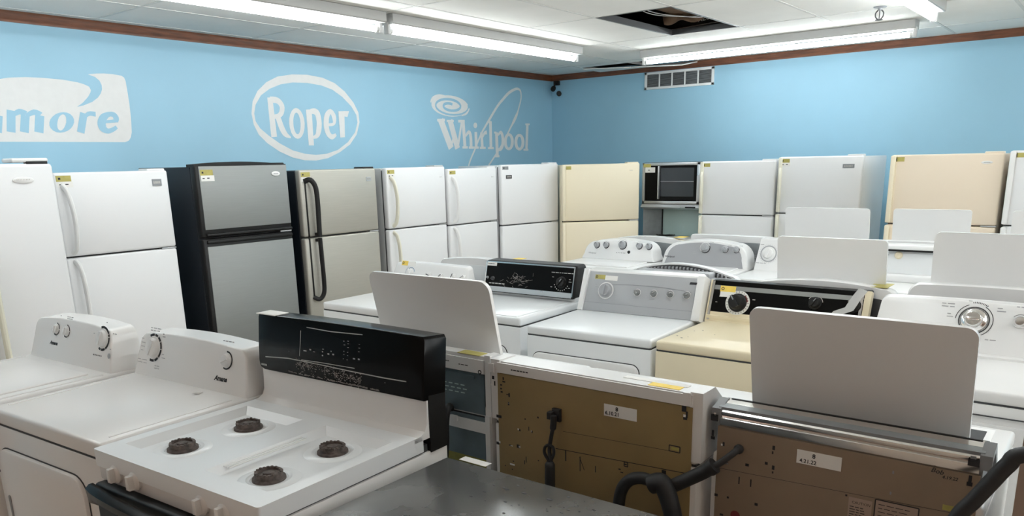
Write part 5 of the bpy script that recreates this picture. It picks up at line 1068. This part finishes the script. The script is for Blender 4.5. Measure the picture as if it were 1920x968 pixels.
for px, py, r in ((1322, 464.5, .031), (1359, 467.5, .020), (1380, 468, .020)):
    u, v = hit(c2, f3, px, py); b = MB().use(white_plastic).annulus(f3, u, v, r*1.1, r*1.3, 28, .001).use(ink).annulus(f3, u+.004, v-.004, r*1.0, r*1.25, 28, .0014, -2.4, .6).use(grey_ink); words(b, f3, u+r*1.2, v+r*1.4, 2, .012, .003); b.build('dial_ring', None, co)
    knob(co, f3, u, v, r, .026, panel_grey, 2.4)
u, v = hit(c2, f3, 1246, 482); MB().use(ink).text(f3, 'Whirlpool', .020, u, v, shear=.2, bold=.0003).build('maker_name', None, co)
b = MB().use(grey_ink); u, v = hit(c2, f3, 1302, 472); words(b, f3, u-.012, v, 2, .012, .004, 2, .014); b.build('printed_legend', None, co)
c3 = machine('washer', 'white washer with plain tall console and one white timer dial', 'washer', -1.80, 5.12, math.radians(1), .70, .66, .915, white, G_C)
co, fr = console(c3, [(-.345, 0), (.345, 0), (.322, .235), (-.322, .235)], .912, .44, .28, .60, white, .010)
u, v = hit(c3, fr, 1441, 476)
b = MB().use(panel_grey).annulus(fr, u, v, .052, .060, 36, .001).use(grey_ink)
for k in range(30): b.line(fr, (u+.064*math.cos(k*.21), v+.064*math.sin(k*.21)), (u+.069*math.cos(k*.21), v+.069*math.sin(k*.21)), .002)
words(b, fr, u-.085, v+.065, 2, .02, .004); words(b, fr, u-.10, v, 1, .014, .003, 3, .016); words(b, fr, u-.10, v-.07, 4, .02, .004)
b.build('dial_ring', None, co)
knob(co, fr, u, v, .040, .028, white_plastic, 1.3, name='timer_knob')
c4_ = machine('washer', 'white washer with small yellowed knob, between two raised lids', 'washer', -1.075, 5.05, math.radians(.5), .70, .66, .915, white, G_C)
co, fr = console(c4_, [(-.345, 0), (.345, 0), (.34, .18), (-.34, .18)], .935, .44, .15, .60, white_cool, .008)
MB().box(-.347, .347, .425, .60, 1.118, 1.145, b=.008).use(black_matte).box(-.335, .335, .436, .47, 1.106, 1.119).build('console_hood', white, co)
MB().box(-.347, .347, .38, .46, .912, .965, b=.014, seg=3).build('console_base', white, c4_)
u, v = hit(c4_, fr, 1685, 479); b = MB().use(white_plastic).annulus(fr, u, v, .0, .026, 24, .0008); words(b.use(grey_ink), fr, u-.09, v, 2, .016, .004); b.build('dial_ring', None, co)
knob(co, fr, u, v, .021, .02, cream, .8)

# ------------------------------------------------------------------ washers back to back with the far row
d1p, _ = wash_back('washer seen from behind with grey metal back and yellow tag, over the five-knob washer', -3.145, 5.80, .70, G_D, 1.098, .022, mback=galv2, wt=.66)
MB().use(yellow_b).box(-.30, -.22, .52, .63, 1.094, 1.096).build('price_tag', None, d1p, 'yellow price tag')
d2p, _ = wash_back('washer seen from behind with grey metal back, over the three-knob washer', -2.445, 5.80, .69, G_D, 1.132, .004, mback=galv2, wt=.66, rc=.02)
d3p, _ = wash_back('washer with raised lid in front of the two white far-wall fridges', -1.76, 5.80, .68, G_D, 1.10, .004, mback=galv2, wt=.64)
lid(d3p, -.295, .295, .93, .422, .50, .06, white, r=.022, th=.02)
d4p, _ = wash_back('washer with raised lid in front of the almond fridge', -1.08, 5.80, .66, G_D, 1.145, .004, mback=white_cool, wt=.64)
lid(d4p, -.235, .235, .93, .425, .50, .06, white, r=.018, th=.02)
d5p, _ = wash_back('washer with raised lid in front of the far right fridge', -.37, 5.80, .66, G_D, 1.10, .004, mback=white_cool, wt=.64)
lid(d5p, -.25, .25, .93, .425, .50, .06, white, r=.018, th=.02)

# ------------------------------------------------------------------ surface print, punched holes and chips belong to the mesh they sit on (ABSORB)
def absorb(o, tgt):
    bm = bmesh.new(); bm.from_mesh(tgt.data); n0 = len(bm.faces)
    bm.from_mesh(o.data); bm.faces.ensure_lookup_table()
    idx = []
    for k in o.data.materials:
        if k.name not in [q.name for q in tgt.data.materials]: tgt.data.materials.append(k)
        idx.append([q.name for q in tgt.data.materials].index(k.name))
    for f in bm.faces[n0:]: f.material_index = idx[f.material_index]
    bm.to_mesh(tgt.data); bm.free()
    me = o.data; bpy.data.objects.remove(o); bpy.data.meshes.remove(me)
HOST = {'chips': 'top_panel', 'back_holes': 'back_panel', 'back_clips': 'back_panel', 'knob_marks': 'control_strip', 'latch_marks': 'door', 'clip_marks': 'console_back', 'louvre_slots': 'back_panel', 'top_mark': 'top_panel'}
for o in list(bpy.data.objects):
    b_ = o.name.split('.')[0]
    if b_ in ('printed_legend', 'touch_legends', 'scratches', 'worn_patch') : absorb(o, o.parent)
    elif b_ in HOST:
        if o.parent.type == 'MESH': absorb(o, o.parent)
        else:
            h_ = [c_ for c_ in o.parent.children if c_.name.split('.')[0] == HOST[b_]]
            if h_: absorb(o, h_[0])
